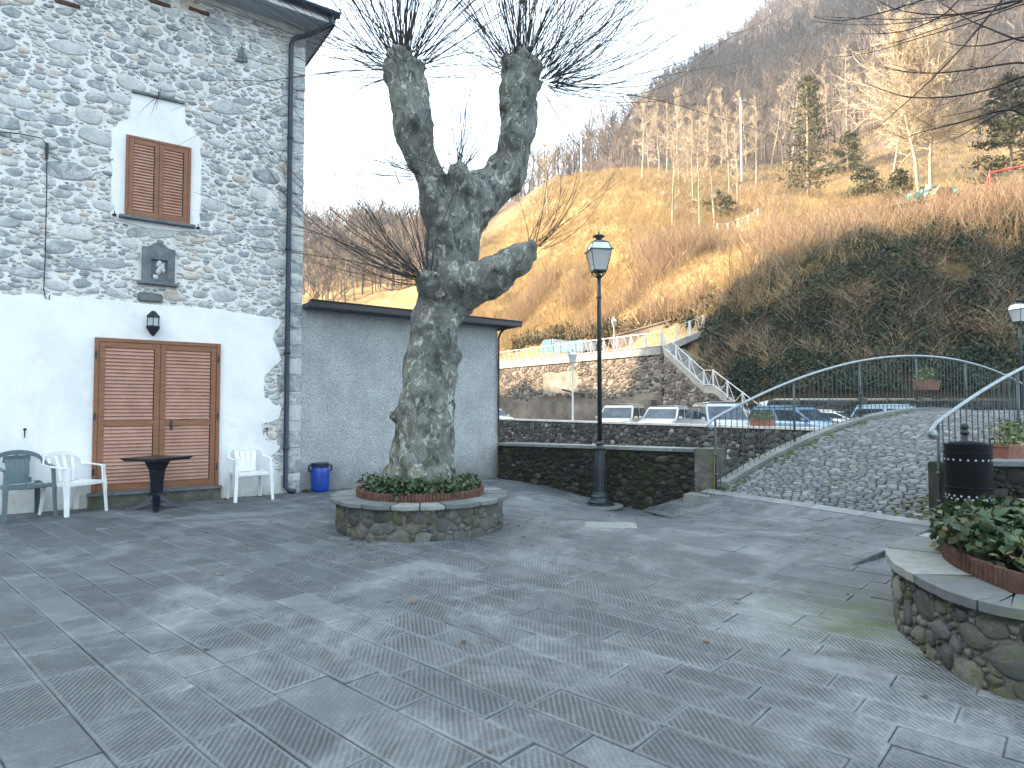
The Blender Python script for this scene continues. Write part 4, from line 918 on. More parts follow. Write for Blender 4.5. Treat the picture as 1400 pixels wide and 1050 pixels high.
# ---------------------------------------------------------------- road, retaining wall, fence and stairs
RA, RB = V2(9.9, 42), V2(-1.5, 58)
RU = (RB - RA).normalized(); RN = V2(-RU.y, RU.x); RN = RN if RN.dot(V2(0, -1)) > 0 else -RN
ROADZ = 5.5
def make_road():
    L = 31.0
    root = empty('retaining_wall', RA + RU * 10, label='tall sunlit stone retaining wall below the upper road, behind the car park', cat='wall')
    mb = MB(); mb.prism([RA + UPV * -.1, RA + RU * L + UPV * -.1, RA + RU * L + UPV * ROADZ, RA + UPV * ROADZ], -RN * .7); mb.build('core', M['ret_mortar'], root)
    stones('stonework', M['ret_stone'], root, L, ROADZ, lambda x, y, h: RA + RU * x + UPV * y + RN * h, [(.12, .17, 500), (.07, .11, 4500), (.045, .065, 5500)], aspect=1.6, seed=61, grow=1.5, gap=.02, dome=.04, K=8,
           mask=lambda x, y, r: 2.3 + .4 * mnoise.noise(Vector((x * .3, 0, 0))) < y < 4.9 + .3 * mnoise.noise(Vector((x * .4, 3, 0))) and not (8.2 < x < 12.8 and 2.5 < y < 4.4))
    mb = MB(); mb.obox(RA + RU * 8.3 + UPV * 2.6, RU * 4.3, RN * .03, UPV * 1.7); mb.build('render_patch', G('old_render', [(0, (.16, .14, .12)), (.5, (.27, .24, .21)), (1, (.38, .35, .31))], nscale=1.2, mottle=.4, mscale=8, bump=.5, rough=.95), root)
    mb = MB(); mb.obox(RA + UPV * 4.98, RU * L, RN * .12, UPV * .5); mb.build('parapet_band', M['concrete'], root)
    mb = MB(); mb.prism([RA - RU * .05 + UPV * ROADZ + RN * .1, RA + RU * L + UPV * ROADZ + RN * .1, RA + RU * L + UPV * ROADZ - RN * 5.2, RA - RU * .05 + UPV * ROADZ - RN * 5.2], UPV * .03); 
    mb.build('road', M['asphalt'], kind='structure')
    # lower projecting wall with dark recesses
    mb = MB(); mb.obox(RA + RU * .5 + UPV * -.1, RU * (L - 2), RN * .5, UPV * 2.05); mb.build('lower_band', M['ret_mortar'], root)
    mb = MB(); a = RA + RU * 8.7 + RN * .05 + UPV * 2.75; mb.tube([a + RU * .9 + RN * .5 + UPV * .12, a + RN * .2 + UPV * -.1, a - RU * 1.3 + RN * .3 - UPV * .3], .07, 6); mb.build('pipe', M['iron'], root)
    return root
make_road()
def brace_panel(root, a, b, za, zb, h, m, th=.05, nv=2):
    """one post, and one panel: rails with V bracing between points a, b"""
    mb = MB(); A0, A1 = a + UPV * (za + .08), a + UPV * (za + h - .04); B0, B1 = b + UPV * (zb + .08), b + UPV * (zb + h - .04)
    for p, q in ((A0, B0), (A1, B1)): mb.tube([p, q], th * .55, 4)
    for k in range(nv):
        p0 = A1.lerp(B1, k / nv); p1 = A0.lerp(B0, (k + .5) / nv); p2 = A1.lerp(B1, (k + 1) / nv)
        mb.tube([p0, p1], th * .4, 4); mb.tube([p1, p2], th * .4, 4)
    mb.build('braced_panel', m, root)
def post(root, a, z, h, m, w=.11):
    mb = MB(); mb.box(a + UPV * (z + h / 2), (w, w, h + .02)); mb.build('post', m, root)
def make_fences():
    root = empty('road_fence', RA + RU * 8 + UPV * ROADZ, label='long white cross-braced fence along the edge of the upper road', cat='fence')
    n = 22; st = 30.0 / n
    for i in range(n + 1):
        p = RA + RU * (i * st) + RN * .02; post(root, p, ROADZ, 1.05, M['white_rail'])
        if i < n: brace_panel(root, p, RA + RU * ((i + 1) * st) + RN * .02, ROADZ, ROADZ, 1.02, M['white_rail'])
    E = [AT(905, 473, 42), AT(925, 466, 42), AT(943, 459, 42.2), AT(962, 451, 42.3)]
    root = empty('road_fence', E[0], label='short rising white braced fence at the top of the stairs, ending at the ivy bank', cat='fence')
    for i, p in enumerate(E):
        q = V2(p.x, p.y); post(root, q, p.z, 1.0, M['white_rail'])
        if i < 3: brace_panel(root, q, V2(E[i + 1].x, E[i + 1].y), p.z, E[i + 1].z, 1.0, M['white_rail'])
    mb = MB(); mb.prism([E[0], E[3], E[3] - UPV * .35, E[0] - UPV * .5], V2(.1, -.35)); 
    mb.add([E[0] + V2(0, 0), E[3], E[3] + V2(0, 4), E[0] + V2(0, 4)], [(0, 1, 2, 3)]); mb.build('road', M['concrete'], kind='structure')
    # upper wall behind the fence
    a, b = AT(836, 461, 50.5), AT(962, 426, 45.5)
    mb = MB(); mb.prism([V2(a.x, a.y) + UPV * (a.z - 1.2), V2(b.x, b.y) + UPV * (b.z - 1.9), b, a], V2(.1, .5)); mb.obox(a + V2(-.02, -.08), b - a, V2(.1, .7), UPV * .12)
    tag(mb.build('hillside_wall', M['ret_mortar']), 'low grey stone wall climbing behind the white fence on the upper road', 'wall')
    # stairs
    T0, T1, T2, T3 = V2(10.0, 41.8), V2(11.35, 37.6), V2(11.62, 36.7), V2(13.2, 31.8)
    Z = [ROADZ - .15, 2.75, 2.70, .0]
    root = empty('outdoor_staircase', T1, label='concrete staircase with a white braced railing beside the ivy bank', cat='stairs')
    P = [T0, T1, T2, T3]; mb = MB()
    for i in range(3):
        a, b = P[i], P[i + 1]; mb.prism([a + UPV * (Z[i] - .42), b + UPV * (Z[i + 1] - .42), b + UPV * Z[i + 1], a + UPV * Z[i]], V2(1.5, .45))
    for i in (0, 2):
        a, b = P[i], P[i + 1]; ns = 16
        for k in range(ns):
            p = a.lerp(b, k / ns); z = Z[i] + (Z[i + 1] - Z[i]) * k / ns; mb.obox(p + V2(.05, .02) + UPV * (z - .2), (b - a) / ns, V2(1.3, .4), UPV * .2)
    mb.build('steps', M['concrete'], root)
    mb = MB(); mb.prism([T0 - UPV * .1, T3 - UPV * .1, T3 + UPV * (Z[3] - .3), T2 + UPV * (Z[2] - .42), T1 + UPV * (Z[1] - .42), T0 + UPV * (Z[0] - .42)], V2(1.5, .45)); mb.build('side_wall', M['ret_mortar'], root)
    Wd = (T3 - T0).normalized(); Nw = V2(Wd.y, -Wd.x); Nw = Nw if Nw.dot(V2(-1, 0)) > 0 else -Nw; Lw = (T3 - T0).length
    stones('side_stonework', M['ret_stone'], root, Lw, 5, lambda x, y, h: T0 + Wd * x + UPV * y + Nw * h, [(.10, .15, 400), (.055, .09, 2500)], aspect=1.5, seed=77, grow=1.5, gap=.03, dome=.04, K=8, mask=lambda x, y, r: y + r < np.interp(x, [0, 4.4, 5.3, Lw], [Z[0], Z[1], Z[2], Z[3]]) - .5)
    for i in range(3):
        n = 3 if i != 1 else 1
        if i == 2: n = 4
        for k in range(n + (1 if i == 2 else 0)):
            a = P[i].lerp(P[i + 1], k / n); za = Z[i] + (Z[i + 1] - Z[i]) * k / n; post(root, a, za, .95, M['white_rail'], .08)
            if k < n: b = P[i].lerp(P[i + 1], (k + 1) / n); brace_panel(root, a, b, za, Z[i] + (Z[i + 1] - Z[i]) * (k + 1) / n, .95, M['white_rail'], .045, 1)
make_fences()
# low wall at the foot of the bank
def make_bank_wall():
    a, b = AT(1052, 560, 31.6), AT(1720, 560, 26.6); a.z = b.z = 0; wv = (b - a).normalized(); nv = V2(wv.y, -wv.x); L = (b - a).length; zt = 1.75
    root = empty('bank_foot_wall', (a + b) / 2, label='low dark stone wall at the foot of the ivy bank, seen beyond the footbridge', cat='wall')
    mb = MB(); mb.prism([a - UPV * .1, b - UPV * .1, b + UPV * zt, a + UPV * zt], -nv * .5); mb.build('core', M['dark_mortar'], root)
    mb = MB(); mb.obox(a + UPV * zt + nv * .05, b - a, -nv * .6, UPV * .10); mb.build('coping', M['planter_mortar'], root)
    stones('stonework', M['far_stone'], root, L, zt, lambda x, y, h: a + wv * x + UPV * y + nv * h, [(.12, .2, 800), (.06, .1, 2500)], aspect=1.4, seed=88, grow=1.3, gap=.02, dome=.04, K=8, hue=lambda x, y, g: g.uniform(0, .5))
make_bank_wall()

# ================================================================ VEGETATION ON THE HILL
def scatter(n, u0, u1, y0, y1, fn=None, off=None):
    P = []
    while len(P) < n:
        u = rng.uniform(u0, u1); f = frontier(u)
        y = rng.uniform(y0, y1) if off is None else f + rng.uniform(*off)
        if y < f + .2: continue
        if fn and not fn(u, y): continue
        x = (u - 700) / FPX * y; z = terrain_z(x, y)
        if z is None: continue
        P.append((x, y, z))
    return np.array(P)
def tufts(name, P, hlo, hhi, blades, spread, r, m, lean=.35, k=3, segs=2, kind='stuff', label=None, cat=None):
    n = len(P); P = np.repeat(P, blades, 0); N = len(P)
    base = P + np.c_[rng.normal(0, spread, (N, 2)), np.full(N, -.05)]
    hgt = rng.uniform(hlo, hhi, N); d = np.c_[rng.normal(0, lean, (N, 2)), np.ones(N)]; d /= np.linalg.norm(d, axis=1)[:, None]
    bend = np.c_[rng.normal(0, lean * .7, (N, 2)), np.zeros(N)]
    p0 = base; P0 = []; P1 = []; R0 = []; R1 = []
    for s_ in range(segs):
        f = (s_ + 1) / segs; p1 = base + d * (hgt * f)[:, None] + bend * (hgt * f * f)[:, None]
        P0.append(p0); P1.append(p1); R0.append(np.full(N, r * (1 - s_ / segs * .8))); R1.append(np.full(N, r * (1 - f * .8))); p0 = p1
    V, F = seg_mesh(np.concatenate(P0), np.concatenate(P1), np.concatenate(R0), np.concatenate(R1), k)
    rn = np.tile(np.repeat(rng.random(N), k), segs)
    o = np_mesh(name, V, F, rn, m, kind=kind)
    if label: tag(o, label, cat)
    return o
mead = lambda u, y: y > frontier(u) + (7 if u > 960 else 6.5)
tufts('dry_grass', np.concatenate([scatter(14000, 640, 1450, 46, 100, mead), scatter(15000, 640, 1000, 60, 104, mead), scatter(4500, 960, 1450, 0, 0, off=(5.5, 12))]), .35, .9, 5, .22, .022, M['grass_dry'], lean=.4, k=3, segs=1, label='dry yellow grass on the sunlit hillside', cat='grass')
clump = lambda u, y: mnoise.noise(Vector(((u - 700) / FPX * y * .16, y * .22, 7))) > .02
tufts('scrub', np.concatenate([scatter(1700, 960, 1450, 0, 0, off=(6.2, 22), fn=clump), scatter(1500, 690, 1000, 0, 0, off=(6.5, 20), fn=clump), scatter(500, 860, 1100, 60, 85, fn=clump), scatter(500, 1040, 1450, 0, 0, off=(6, 9))]), .7, 3.0, 4, .4, .022, M['twig_brown'], lean=.32, k=3, segs=2, label='reddish bare scrub stems along the hillside and the top of the bank', cat='scrub')
def far_forest():
    protos = []
    for sd in range(6):
        g = np.random.default_rng(sd + 40); S = []
        def grow(p, d, L, r, lev):
            q_ = p + d * L; S.append((p, q_, r, r * .7))
            if lev == 0: return
            for k in range(3 if lev > 1 else 3):
                nd = d + g.normal(0, .42, 3); nd[2] = abs(nd[2]) * .6 + .35; nd /= np.linalg.norm(nd)
                grow(p + d * L * g.uniform(.5, 1), nd, L * g.uniform(.55, .8), r * .55, lev - 1)
        grow(np.zeros(3), np.array([g.normal(0, .06), g.normal(0, .06), 1.]), 4.6, .15, 3); protos.append(S)
    P = np.concatenate([scatter(1500, 380, 1000, 108, 330, lambda u, y: u > 830 or y > 115), scatter(2600, 960, 1500, 95, 420), scatter(500, 380, 640, 100, 200)])
    A = [];
    for i, p in enumerate(P):
        S = protos[i % 6]; sc_ = rng.uniform(.75, 1.35) * (1.0 if p[1] > 130 else .7); a = rng.uniform(0, 6.28); ca, sa = math.cos(a), math.sin(a); Rm = np.array([[ca, -sa, 0], [sa, ca, 0], [0, 0, 1]]).T
        p0 = np.array([s_[0] for s_ in S]) @ Rm * sc_ + p; p1 = np.array([s_[1] for s_ in S]) @ Rm * sc_ + p
        wd = 1 + p[1] / 260
        A.append((p0, p1, np.array([s_[2] for s_ in S]) * sc_ * wd, np.array([s_[3] for s_ in S]) * sc_ * wd, np.full(len(S), rng.random())))
    V, F = seg_mesh(*[np.concatenate([a[i] for a in A]) for i in range(4)], 3)
    o = np_mesh('forest', V, F, np.repeat(np.concatenate([a[4] for a in A]), 3), M['forest'], kind='stuff'); tag(o, 'leafless forest covering the far mountainside', 'forest')
far_forest()
def bare_tree(base, h, r, label, group, crown_r, clear=.35, seed=1, trunks=1, mt='bark_far', mc='twig_far', lev=4, nb=9, tw=.016, name='bare_tree', world=True):
    g = np.random.default_rng(seed); T = []; Cc = []
    def grow(p, d, L, rr, lv):
        n = 2; q0 = p
        for k in range(n):
            d = d + g.normal(0, .10, 3); d /= np.linalg.norm(d); q1 = q0 + d * L / n
            Cc.append((q0, q1, rr * (1 - .25 * k), rr * (1 - .25 * (k + 1)))); 
            if lv > 0:
                for _ in range(2 if lv > 1 else 2):
                    nd = d + g.normal(0, .50, 3); nd[2] += .18; nd /= np.linalg.norm(nd); grow(q0 + (q1 - q0) * g.uniform(.3, 1), nd, L * g.uniform(.55, .78), max(tw * .7, rr * .58), lv - 1)
            q0 = q1
    b = np.array(base)
    for t_ in range(trunks):
        p = b + np.array([(t_ - (trunks - 1) / 2) * .9, g.normal(0, .2), -.2]); d = np.array([g.normal(0, .05) + (t_ - (trunks - 1) / 2) * .10, g.normal(0, .05), 1.0]); d /= np.linalg.norm(d); n = 10
        for k in range(n):
            f0, f1 = k / n, (k + 1) / n; dd = d + g.normal(0, .05, 3); dd /= np.linalg.norm(dd); q1 = p + dd * h * .92 / n; T.append((p, q1, r * (1 - .85 * f0), r * (1 - .85 * f1)))
            if f1 > clear:
                m_ = max(1, int(round(nb / (n * (1 - clear)))))
                for _ in range(m_):
                    a = g.uniform(0, 6.28); fr = (f1 - clear) / (1 - clear)
                    prof = math.sin(min(1, .25 + fr) * math.pi * .8) 
                    el = .35 + .9 * fr; nd = np.array([math.cos(a) * math.cos(el), math.sin(a) * math.cos(el), math.sin(el)])
                    grow(p + (q1 - p) * g.random(), nd, crown_r * .55 * max(.35, prof) * g.uniform(.8, 1.15), r * .35 * (1 - .6 * f0), lev - 1)
            p = q1
    root = empty(name, base, label=label, cat='tree', group=group)
    ar = lambda S: [np.array([s_[i] for s_ in S]) for i in range(4)]
    V, F = seg_mesh(*ar(T), 6); V -= b; o = np_mesh('trunk', V, F, np.repeat(rng.random(len(T)), 6), M[mt]); o.parent = root
    V, F = seg_mesh(*ar(Cc), 3); V -= b; o = np_mesh('crown', V, F, np.repeat(rng.random(len(Cc)), 3), M[mc]); o.parent = root
    return root
def on_hill(u, Y): x = (u - 700) / FPX * Y; return (x, Y, terrain_z(x, Y) or 0)
bare_tree(on_hill(1272, 57), 17.5, .19, 'large double-trunked bare tree with a round sunlit crown, the brightest on the slope', None, 6.2, clear=.40, seed=5, trunks=2, lev=4, nb=46, tw=.034)
bare_tree(on_hill(1229, 76), 13.0, .14, 'smaller bare tree just behind and left of the large bright one', None, 3.4, clear=.3, seed=6, lev=4, nb=12)
for i, (u, Y, h, lb) in enumerate(((880, 87, 13.5, 'tall thin bare tree standing alone on the upper meadow edge'), (1085, 92, 15.5, 'tall bare forked tree behind the conifer'), (750, 92, 12.0, 'pale bare tree just right of the plane tree, on the skyline'), (1040, 84, 13.5, 'bare tree beside the utility pole'))):
    bare_tree(on_hill(u, Y), h, .16, lb, None, 3.2 if i != 2 else 2.2, clear=.4, seed=20 + i, lev=4, nb=12)
ORD = 'first second third fourth fifth sixth seventh eighth ninth tenth eleventh twelfth thirteenth fourteenth fifteenth sixteenth seventeenth eighteenth'.split()
def ranks(L): o = sorted(range(len(L)), key=lambda i: L[i]); return [o.index(i) for i in range(len(L))]
grp = 'slender bare trees in the sunlit thicket on the slope'
TA = ((962, 64, 13.5), (979, 65, 13), (921, 66, 11), (905, 90, 12), (930, 84, 13.5), (945, 92, 14), (1000, 82, 13.5), (1012, 76, 11), (990, 98, 15), (968, 98, 14), (915, 101, 13), (1025, 100, 14), (890, 99, 12), (1060, 104, 15), (950, 76, 12))
for i, ((u, Y, h), k) in enumerate(zip(TA, ranks([q_[0] for q_ in TA]))):
    bare_tree(on_hill(u, Y), h, .12, '%s from the left of the slender bare trees in the thicket beside the conifer' % ORD[k], grp, 2.6, clear=.25, seed=50 + i, lev=4, nb=12, tw=.02)
for i, (u, Y, h) in enumerate(((1140, 100, 14), (1165, 104, 15), (1205, 98, 12))):
    bare_tree(on_hill(u, Y), h, .12, '%s from the left of three bare trees between the tall conifer and the bright tree' % ORD[i], 'bare trees between the conifer and the bright tree', 2.6, clear=.25, seed=66 + i, lev=4, nb=12, tw=.02)
TB = ((770, 108, 7), (785, 110, 6.5), (812, 104, 8), (825, 106, 7.5), (840, 102, 8.5), (855, 104, 9), (866, 103, 8), (798, 112, 7), (847, 112, 8))
for i, ((u, Y, h), k) in enumerate(zip(TB, ranks([q_[0] for q_ in TB]))):
    bare_tree(on_hill(u, Y), h, .10, '%s from the left of the short brown trees along the top of the meadow' % ORD[k], 'short bare trees along the top of the meadow', 2.2, clear=.15, seed=90 + i, mt='forest', mc='forest', lev=4, nb=10, tw=.02)
for i in range(16):
    u = 425 + i * 13 + rng.uniform(-5, 5); Y = rng.uniform(104, 132)
    bare_tree(on_hill(u, Y), rng.uniform(6, 9.5), .11, '%s from the left of the reddish bare trees above the annex roof' % ORD[i], 'small bare trees above the annex roof', 2.4, clear=.12, seed=130 + i, mt='bark_far', mc='twig_brown', lev=4, nb=9, tw=.022)
def conifer(base, h, rad, label, seed, dens=1.0, clear=.05, name='conifer_tree', ragged=.3):
    g = np.random.default_rng(seed); b = np.array(base); root = empty(name, base, label=label, cat='tree')
    mb = MB(); mb.tube([Vector((0, 0, -.3)), Vector((.05, 0, h * .5)), Vector((0, 0, h))], [h * .014, h * .009, .02], 7); mb.build('trunk', M['bark_far'], None).parent = root
    Lc = []; S = []
    nw = int(h * 3.2)
    for i in range(nw):
        f = clear + (1 - clear) * (i + g.random()) / nw; z = h * f; rr = rad * (1 - f) ** .55 * g.uniform(1 - ragged, 1 + ragged * .6) + .15
        for k in range(g.integers(4, 7)):
            a = g.uniform(0, 6.28); d = np.array([math.cos(a), math.sin(a), -.12 + .5 * f]); tip = np.array([0, 0, z]) + d * rr
            S.append((np.array([0, 0, z]), tip, .03, .01)); m_ = int(26 * dens * (.35 + rr / rad))
            tt = g.uniform(.2, 1, m_) ** .8; Lc.append(np.array([0, 0, z]) + d * (rr * tt)[:, None] + np.c_[g.normal(0, .18, (m_, 2)), g.normal(-.14, .15, m_)])
    Cn = np.concatenate(Lc); V, F = leaf_mesh(Cn, .19, aspect=.35); o = np_mesh('crown', V, F, rng.random(len(F)), M['needle']); o.parent = root
    V, F = seg_mesh(*[np.array([s_[i] for s_ in S]) for i in range(4)], 3); o = np_mesh('boughs', V, F, np.repeat(rng.random(len(S)), 3), M['twig_brown']); o.parent = root
conifer(on_hill(1110, 74), 14.5, 3.6, 'tall ragged green conifer in the middle of the slope', 3, dens=.75, clear=.10, ragged=.5)
conifer(on_hill(1392, 56), 12.0, 4.6, 'dark dense evergreen at the right edge below the mountain', 4, dens=1.5, clear=0)
conifer(on_hill(1236, 60), 4.4, 1.7, 'small green evergreen bush left of the bright tree trunks', 5, dens=1.2, clear=0)
conifer(on_hill(1165, 84), 5.5, 3.0, 'low dark evergreen clump on the slope right of the conifer', 6, dens=1.3, clear=0)
conifer(on_hill(1190, 70), 4.0, 2.4, 'small dark evergreen bush in the shade under the hill path', 7, dens=1.2, clear=0)
conifer(on_hill(985, 72), 3.2, 2.2, 'small dark evergreen shrub among the slender bare trees', 8, dens=1.2, clear=0)
# ivy and brambles on the bank
def ivy():
    P = scatter(80000, 955, 1480, 0, 0, off=(.3, 7.5), fn=lambda u, y: mnoise.noise(Vector((u * .022, (y - frontier(u)) * .55, 2))) > -.42)
    nb = np.tile(np.array([[0, -1.2, .5]]), (len(P), 1)); P = P + np.c_[rng.normal(0, .05, len(P)), -np.abs(rng.normal(.12, .22, len(P))), np.abs(rng.normal(.1, .25, len(P)))]
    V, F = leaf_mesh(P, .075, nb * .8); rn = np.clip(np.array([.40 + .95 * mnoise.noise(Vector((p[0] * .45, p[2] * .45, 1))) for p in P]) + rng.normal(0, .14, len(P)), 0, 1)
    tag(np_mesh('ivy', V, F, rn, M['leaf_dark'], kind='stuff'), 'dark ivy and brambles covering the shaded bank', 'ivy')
    tufts('hanging_stems', scatter(2400, 960, 1480, 0, 0, off=(1.5, 8), fn=lambda u, y: mnoise.noise(Vector((u * .02, (y - frontier(u)) * .5, 11))) > .08), .4, 1.5, 3, .2, .014, M['twig_brown'], lean=.6, k=3, segs=2, label='dry bramble stems hanging over the shaded bank', cat='brambles')
    P = scatter(9000, 700, 985, 0, 0, off=(5.8, 8.5)); P = P + np.c_[rng.normal(0, .1, (len(P), 2)), np.abs(rng.normal(.1, .35, len(P)))]
    V, F = leaf_mesh(P, .12); tag(np_mesh('hedge', V, F, rng.random(len(P)), M['leaf_dark'], kind='stuff'), 'low green undergrowth behind the upper road', 'undergrowth')
ivy()

# ================================================================ THE POLLARDED PLANE TREE
TC = Vector((-1.11, 7.79, 0))
def limb_pts(L):
    out = []
    for i in range(len(L) - 1):
        a, b = L[i], L[i + 1]; pa, pb = AT(a[0], a[1], a[2]), AT(b[0], b[1], b[2]); ra, rb = a[3] * a[2] / FPX, b[3] * b[2] / FPX
        n = max(1, int((pb - pa).length / (min(ra, rb) * .35)))
        for k in range(n): f = k / n; out.append((pa.lerp(pb, f), ra + (rb - ra) * f))
    a = L[-1]; out.append((AT(a[0], a[1], a[2]), a[3] * a[2] / FPX)); return out
def make_plane_tree():
    root = empty('plane_tree', TC + UPV * .3, label='massive pollarded plane tree with mottled bark and knobbly heads of thin shoots', cat='tree')
    LIMBS = [
     [(577, 672, 7.80, 53), (577, 650, 7.80, 47), (578, 625, 7.80, 44), (580, 590, 7.80, 42), (582, 555, 7.80, 41.5), (587, 500, 7.80, 36), (595, 450, 7.80, 35), (603, 425, 7.8, 36), (608, 405, 7.80, 38), (612, 375, 7.80, 36), (619, 345, 7.82, 37), (624, 305, 7.85, 39), (622, 278, 7.88, 37)],
     [(610, 300, 7.85, 30), (598, 265, 7.80, 24), (584, 235, 7.75, 21.5), (574, 205, 7.68, 24), (567, 175, 7.62, 29), (560, 145, 7.6, 28), (556, 118, 7.6, 27), (552, 98, 7.6, 27)],
     [(636, 290, 7.88, 34), (658, 268, 7.95, 29), (684, 246, 8.05, 29), (700, 218, 8.1, 24.5), (707, 185, 8.1, 26.5), (709, 150, 8.1, 28), (711, 118, 8.1, 27), (711, 102, 8.1, 27)],
     [(652, 276, 7.85, 24), (636, 258, 7.7, 19), (628, 238, 7.6, 16)],
     [(634, 392, 7.75, 33), (662, 384, 7.6, 27), (688, 370, 7.5, 24), (708, 354, 7.45, 21), (722, 341, 7.42, 16)],
     [(600, 405, 7.7, 28), (589, 392, 7.55, 20), (585, 382, 7.5, 15)]]
    g = np.random.default_rng(12); P = []
    for L in LIMBS: P += limb_pts(L)
    base = list(P)
    for i in range(170):      # burls and swellings
        p, r = base[g.integers(0, len(base))]; d = Vector(g.normal(0, 1, 3)).normalized(); rb = r * g.uniform(.16, .40); P.append((p + d * (r - rb * .45), rb))
    heads = [(AT(552, 92, 7.6), .24, 22), (AT(535, 96, 7.55), .13, 6), (AT(711, 98, 8.1), .25, 22), (AT(733, 110, 8.05), .13, 6), (AT(627, 236, 7.6), .13, 9), (AT(722, 340, 7.42), .13, 8), (AT(586, 382, 7.45), .14, 10), (AT(584, 240, 7.6), .1, 0)]
    for c, r, n in heads:
        for k in range(n * 2):
            d = Vector(g.normal(0, 1, 3)); d.z *= .55; d.normalize(); P.append((c + d * r * .85, r * g.uniform(.18, .34)))
    for k in range(9):        # root flare
        a = 2 * math.pi * k / 9 + g.uniform(-.2, .2)
        for q_ in range(5): P.append((TC + V2(math.cos(a), math.sin(a)) * (.34 + .05 * q_) + UPV * (.62 - .08 * q_), .13 - .008 * q_))
    ico = bmesh.new(); bmesh.ops.create_icosphere(ico, subdivisions=2, radius=1); iv = np.array([v.co for v in ico.verts]); ifc = np.array([[v.index for v in f.verts] for f in ico.faces]); ico.free()
    V = np.concatenate([iv * r + np.array(p) for p, r in P]); F = np.concatenate([ifc + i * len(iv) for i in range(len(P))])
    me = bpy.data.meshes.new('t'); me.from_pydata(V.tolist(), [], F.tolist()); o = bpy.data.objects.new('t', me); col.objects.link(o)
    md = o.modifiers.new('r', 'REMESH'); md.mode = 'VOXEL'; md.voxel_size = .026
    md = o.modifiers.new('s', 'SMOOTH'); md.iterations = 5; md.factor = .6
    dg = bpy.context.evaluated_depsgraph_get(); me2 = bpy.data.meshes.new_from_object(o.evaluated_get(dg)); bpy.data.objects.remove(o)
    co = np.zeros(len(me2.vertices) * 3); me2.vertices.foreach_get('co', co); co = co.reshape(-1, 3); no = np.zeros_like(co).ravel(); me2.vertices.foreach_get('normal', no); no = no.reshape(-1, 3)
    dsp = np.array([.055 * mnoise.noise(Vector((c[0] * 3.4, c[1] * 3.4, c[2] * 2.6))) + .034 * mnoise.noise(Vector((c[0] * 8, c[1] * 8, c[2] * 4.5))) + .010 * mnoise.noise(Vector((c[0] * 22, c[1] * 22, c[2] * 14))) for c in co])
    me2.vertices.foreach_set('co', (co + no * dsp[:, None]).ravel()); me2.update(); me2.materials.clear(); me2.name = 'trunk'
    obj_from(me2, 'trunk', M['bark'], root, smooth=True)
    # shoots
    def shoots(c, r, n, name, dirf, lens, r0=.008, up=.35):
        S = [[], [], [], []]
        for k in range(n):
            d = np.array(dirf(k)); d /= np.linalg.norm(d); L = g.uniform(*lens); m_ = 9
            p = np.array(c) + d * r * np.array([1, 1, .6]) + g.normal(0, r * .22, 3); rr = r0 * g.uniform(.55, 1.15) * (.7 + .3 * L / lens[1]); drift = g.normal(0, .06, 3)
            for i in range(m_):
                ddd = d + drift + np.array([0, 0, up * .12]); d = ddd / np.linalg.norm(ddd) + g.normal(0, .045, 3); q_ = p + d * L / m_
                ra = rr * (1 - .72 * i / m_); rb = rr * (1 - .72 * (i + 1) / m_)
                S[0].append(p); S[1].append(q_); S[2].append(ra); S[3].append(rb)
                if i > 1 and g.random() < .34:      # side twigs
                    e = d + g.normal(0, .5, 3); e[2] += .2; e /= np.linalg.norm(e); tl = L * g.uniform(.08, .26); pp = p
                    for j in range(2): qq = pp + e * tl / 2; S[0].append(pp); S[1].append(qq); S[2].append(ra * .5 * (1 - .4 * j)); S[3].append(ra * .5 * (.6 - .35 * j)); pp = qq; e = e + np.array([0, 0, .12])
                p = q_
        V, F = seg_mesh(*[np.array(x) for x in S], 4); o = np_mesh(name, V, F, np.repeat(g.random(len(S[0])), 4), M['shoot'], root, smooth=True)
    def fan(elo, ehi, a0=0, a1=6.283):
        def f(k): a = g.uniform(a0, a1); e = R_(g.uniform(elo, ehi)); return (math.cos(a) * math.cos(e), math.sin(a) * math.cos(e), math.sin(e))
        return f
    shoots(heads[0][0], .27, 105, 'shoots', fan(28, 89), (2.0, 4.4), .0074, .16)
    shoots(heads[0][0], .27, 60, 'shoots', fan(-12, 32, 1.9, 4.4), (1.4, 3.0), .006, .6)
    shoots(heads[0][0], .27, 34, 'shoots', fan(0, 45, -1.2, 1.2), (.6, 1.7), .005, .6)
    shoots(heads[2][0], .28, 115, 'shoots', fan(28, 89), (2.0, 4.6), .0076, .16)
    shoots(heads[3][0], .24, 90, 'shoots', fan(-20, 45, -1.3, 1.2), (2.0, 3.8), .0066, 1.2)
    shoots(heads[2][0], .28, 30, 'shoots', fan(10, 60, 2.2, 4.2), (.8, 2.0), .0055, .4)
    shoots(heads[4][0], .13, 44, 'shoots', fan(5, 85), (.5, 1.9), .0055)
    shoots(heads[6][0], .14, 50, 'shoots', fan(-8, 42, 2.2, 4.2), (1.2, 2.6), .0066, .8)
    shoots(heads[6][0], .10, 18, 'shoots', fan(60, 89), (.9, 2.8), .0065, .1)
    shoots(heads[5][0], .15, 34, 'shoots', fan(10, 75, -1.2, 1.6), (.4, 1.7), .0052, .6)
    shoots(heads[7][0], .12, 26, 'shoots', fan(-8, 20, 2.2, 4.1), (.5, 1.8), .005, .35)
make_plane_tree()

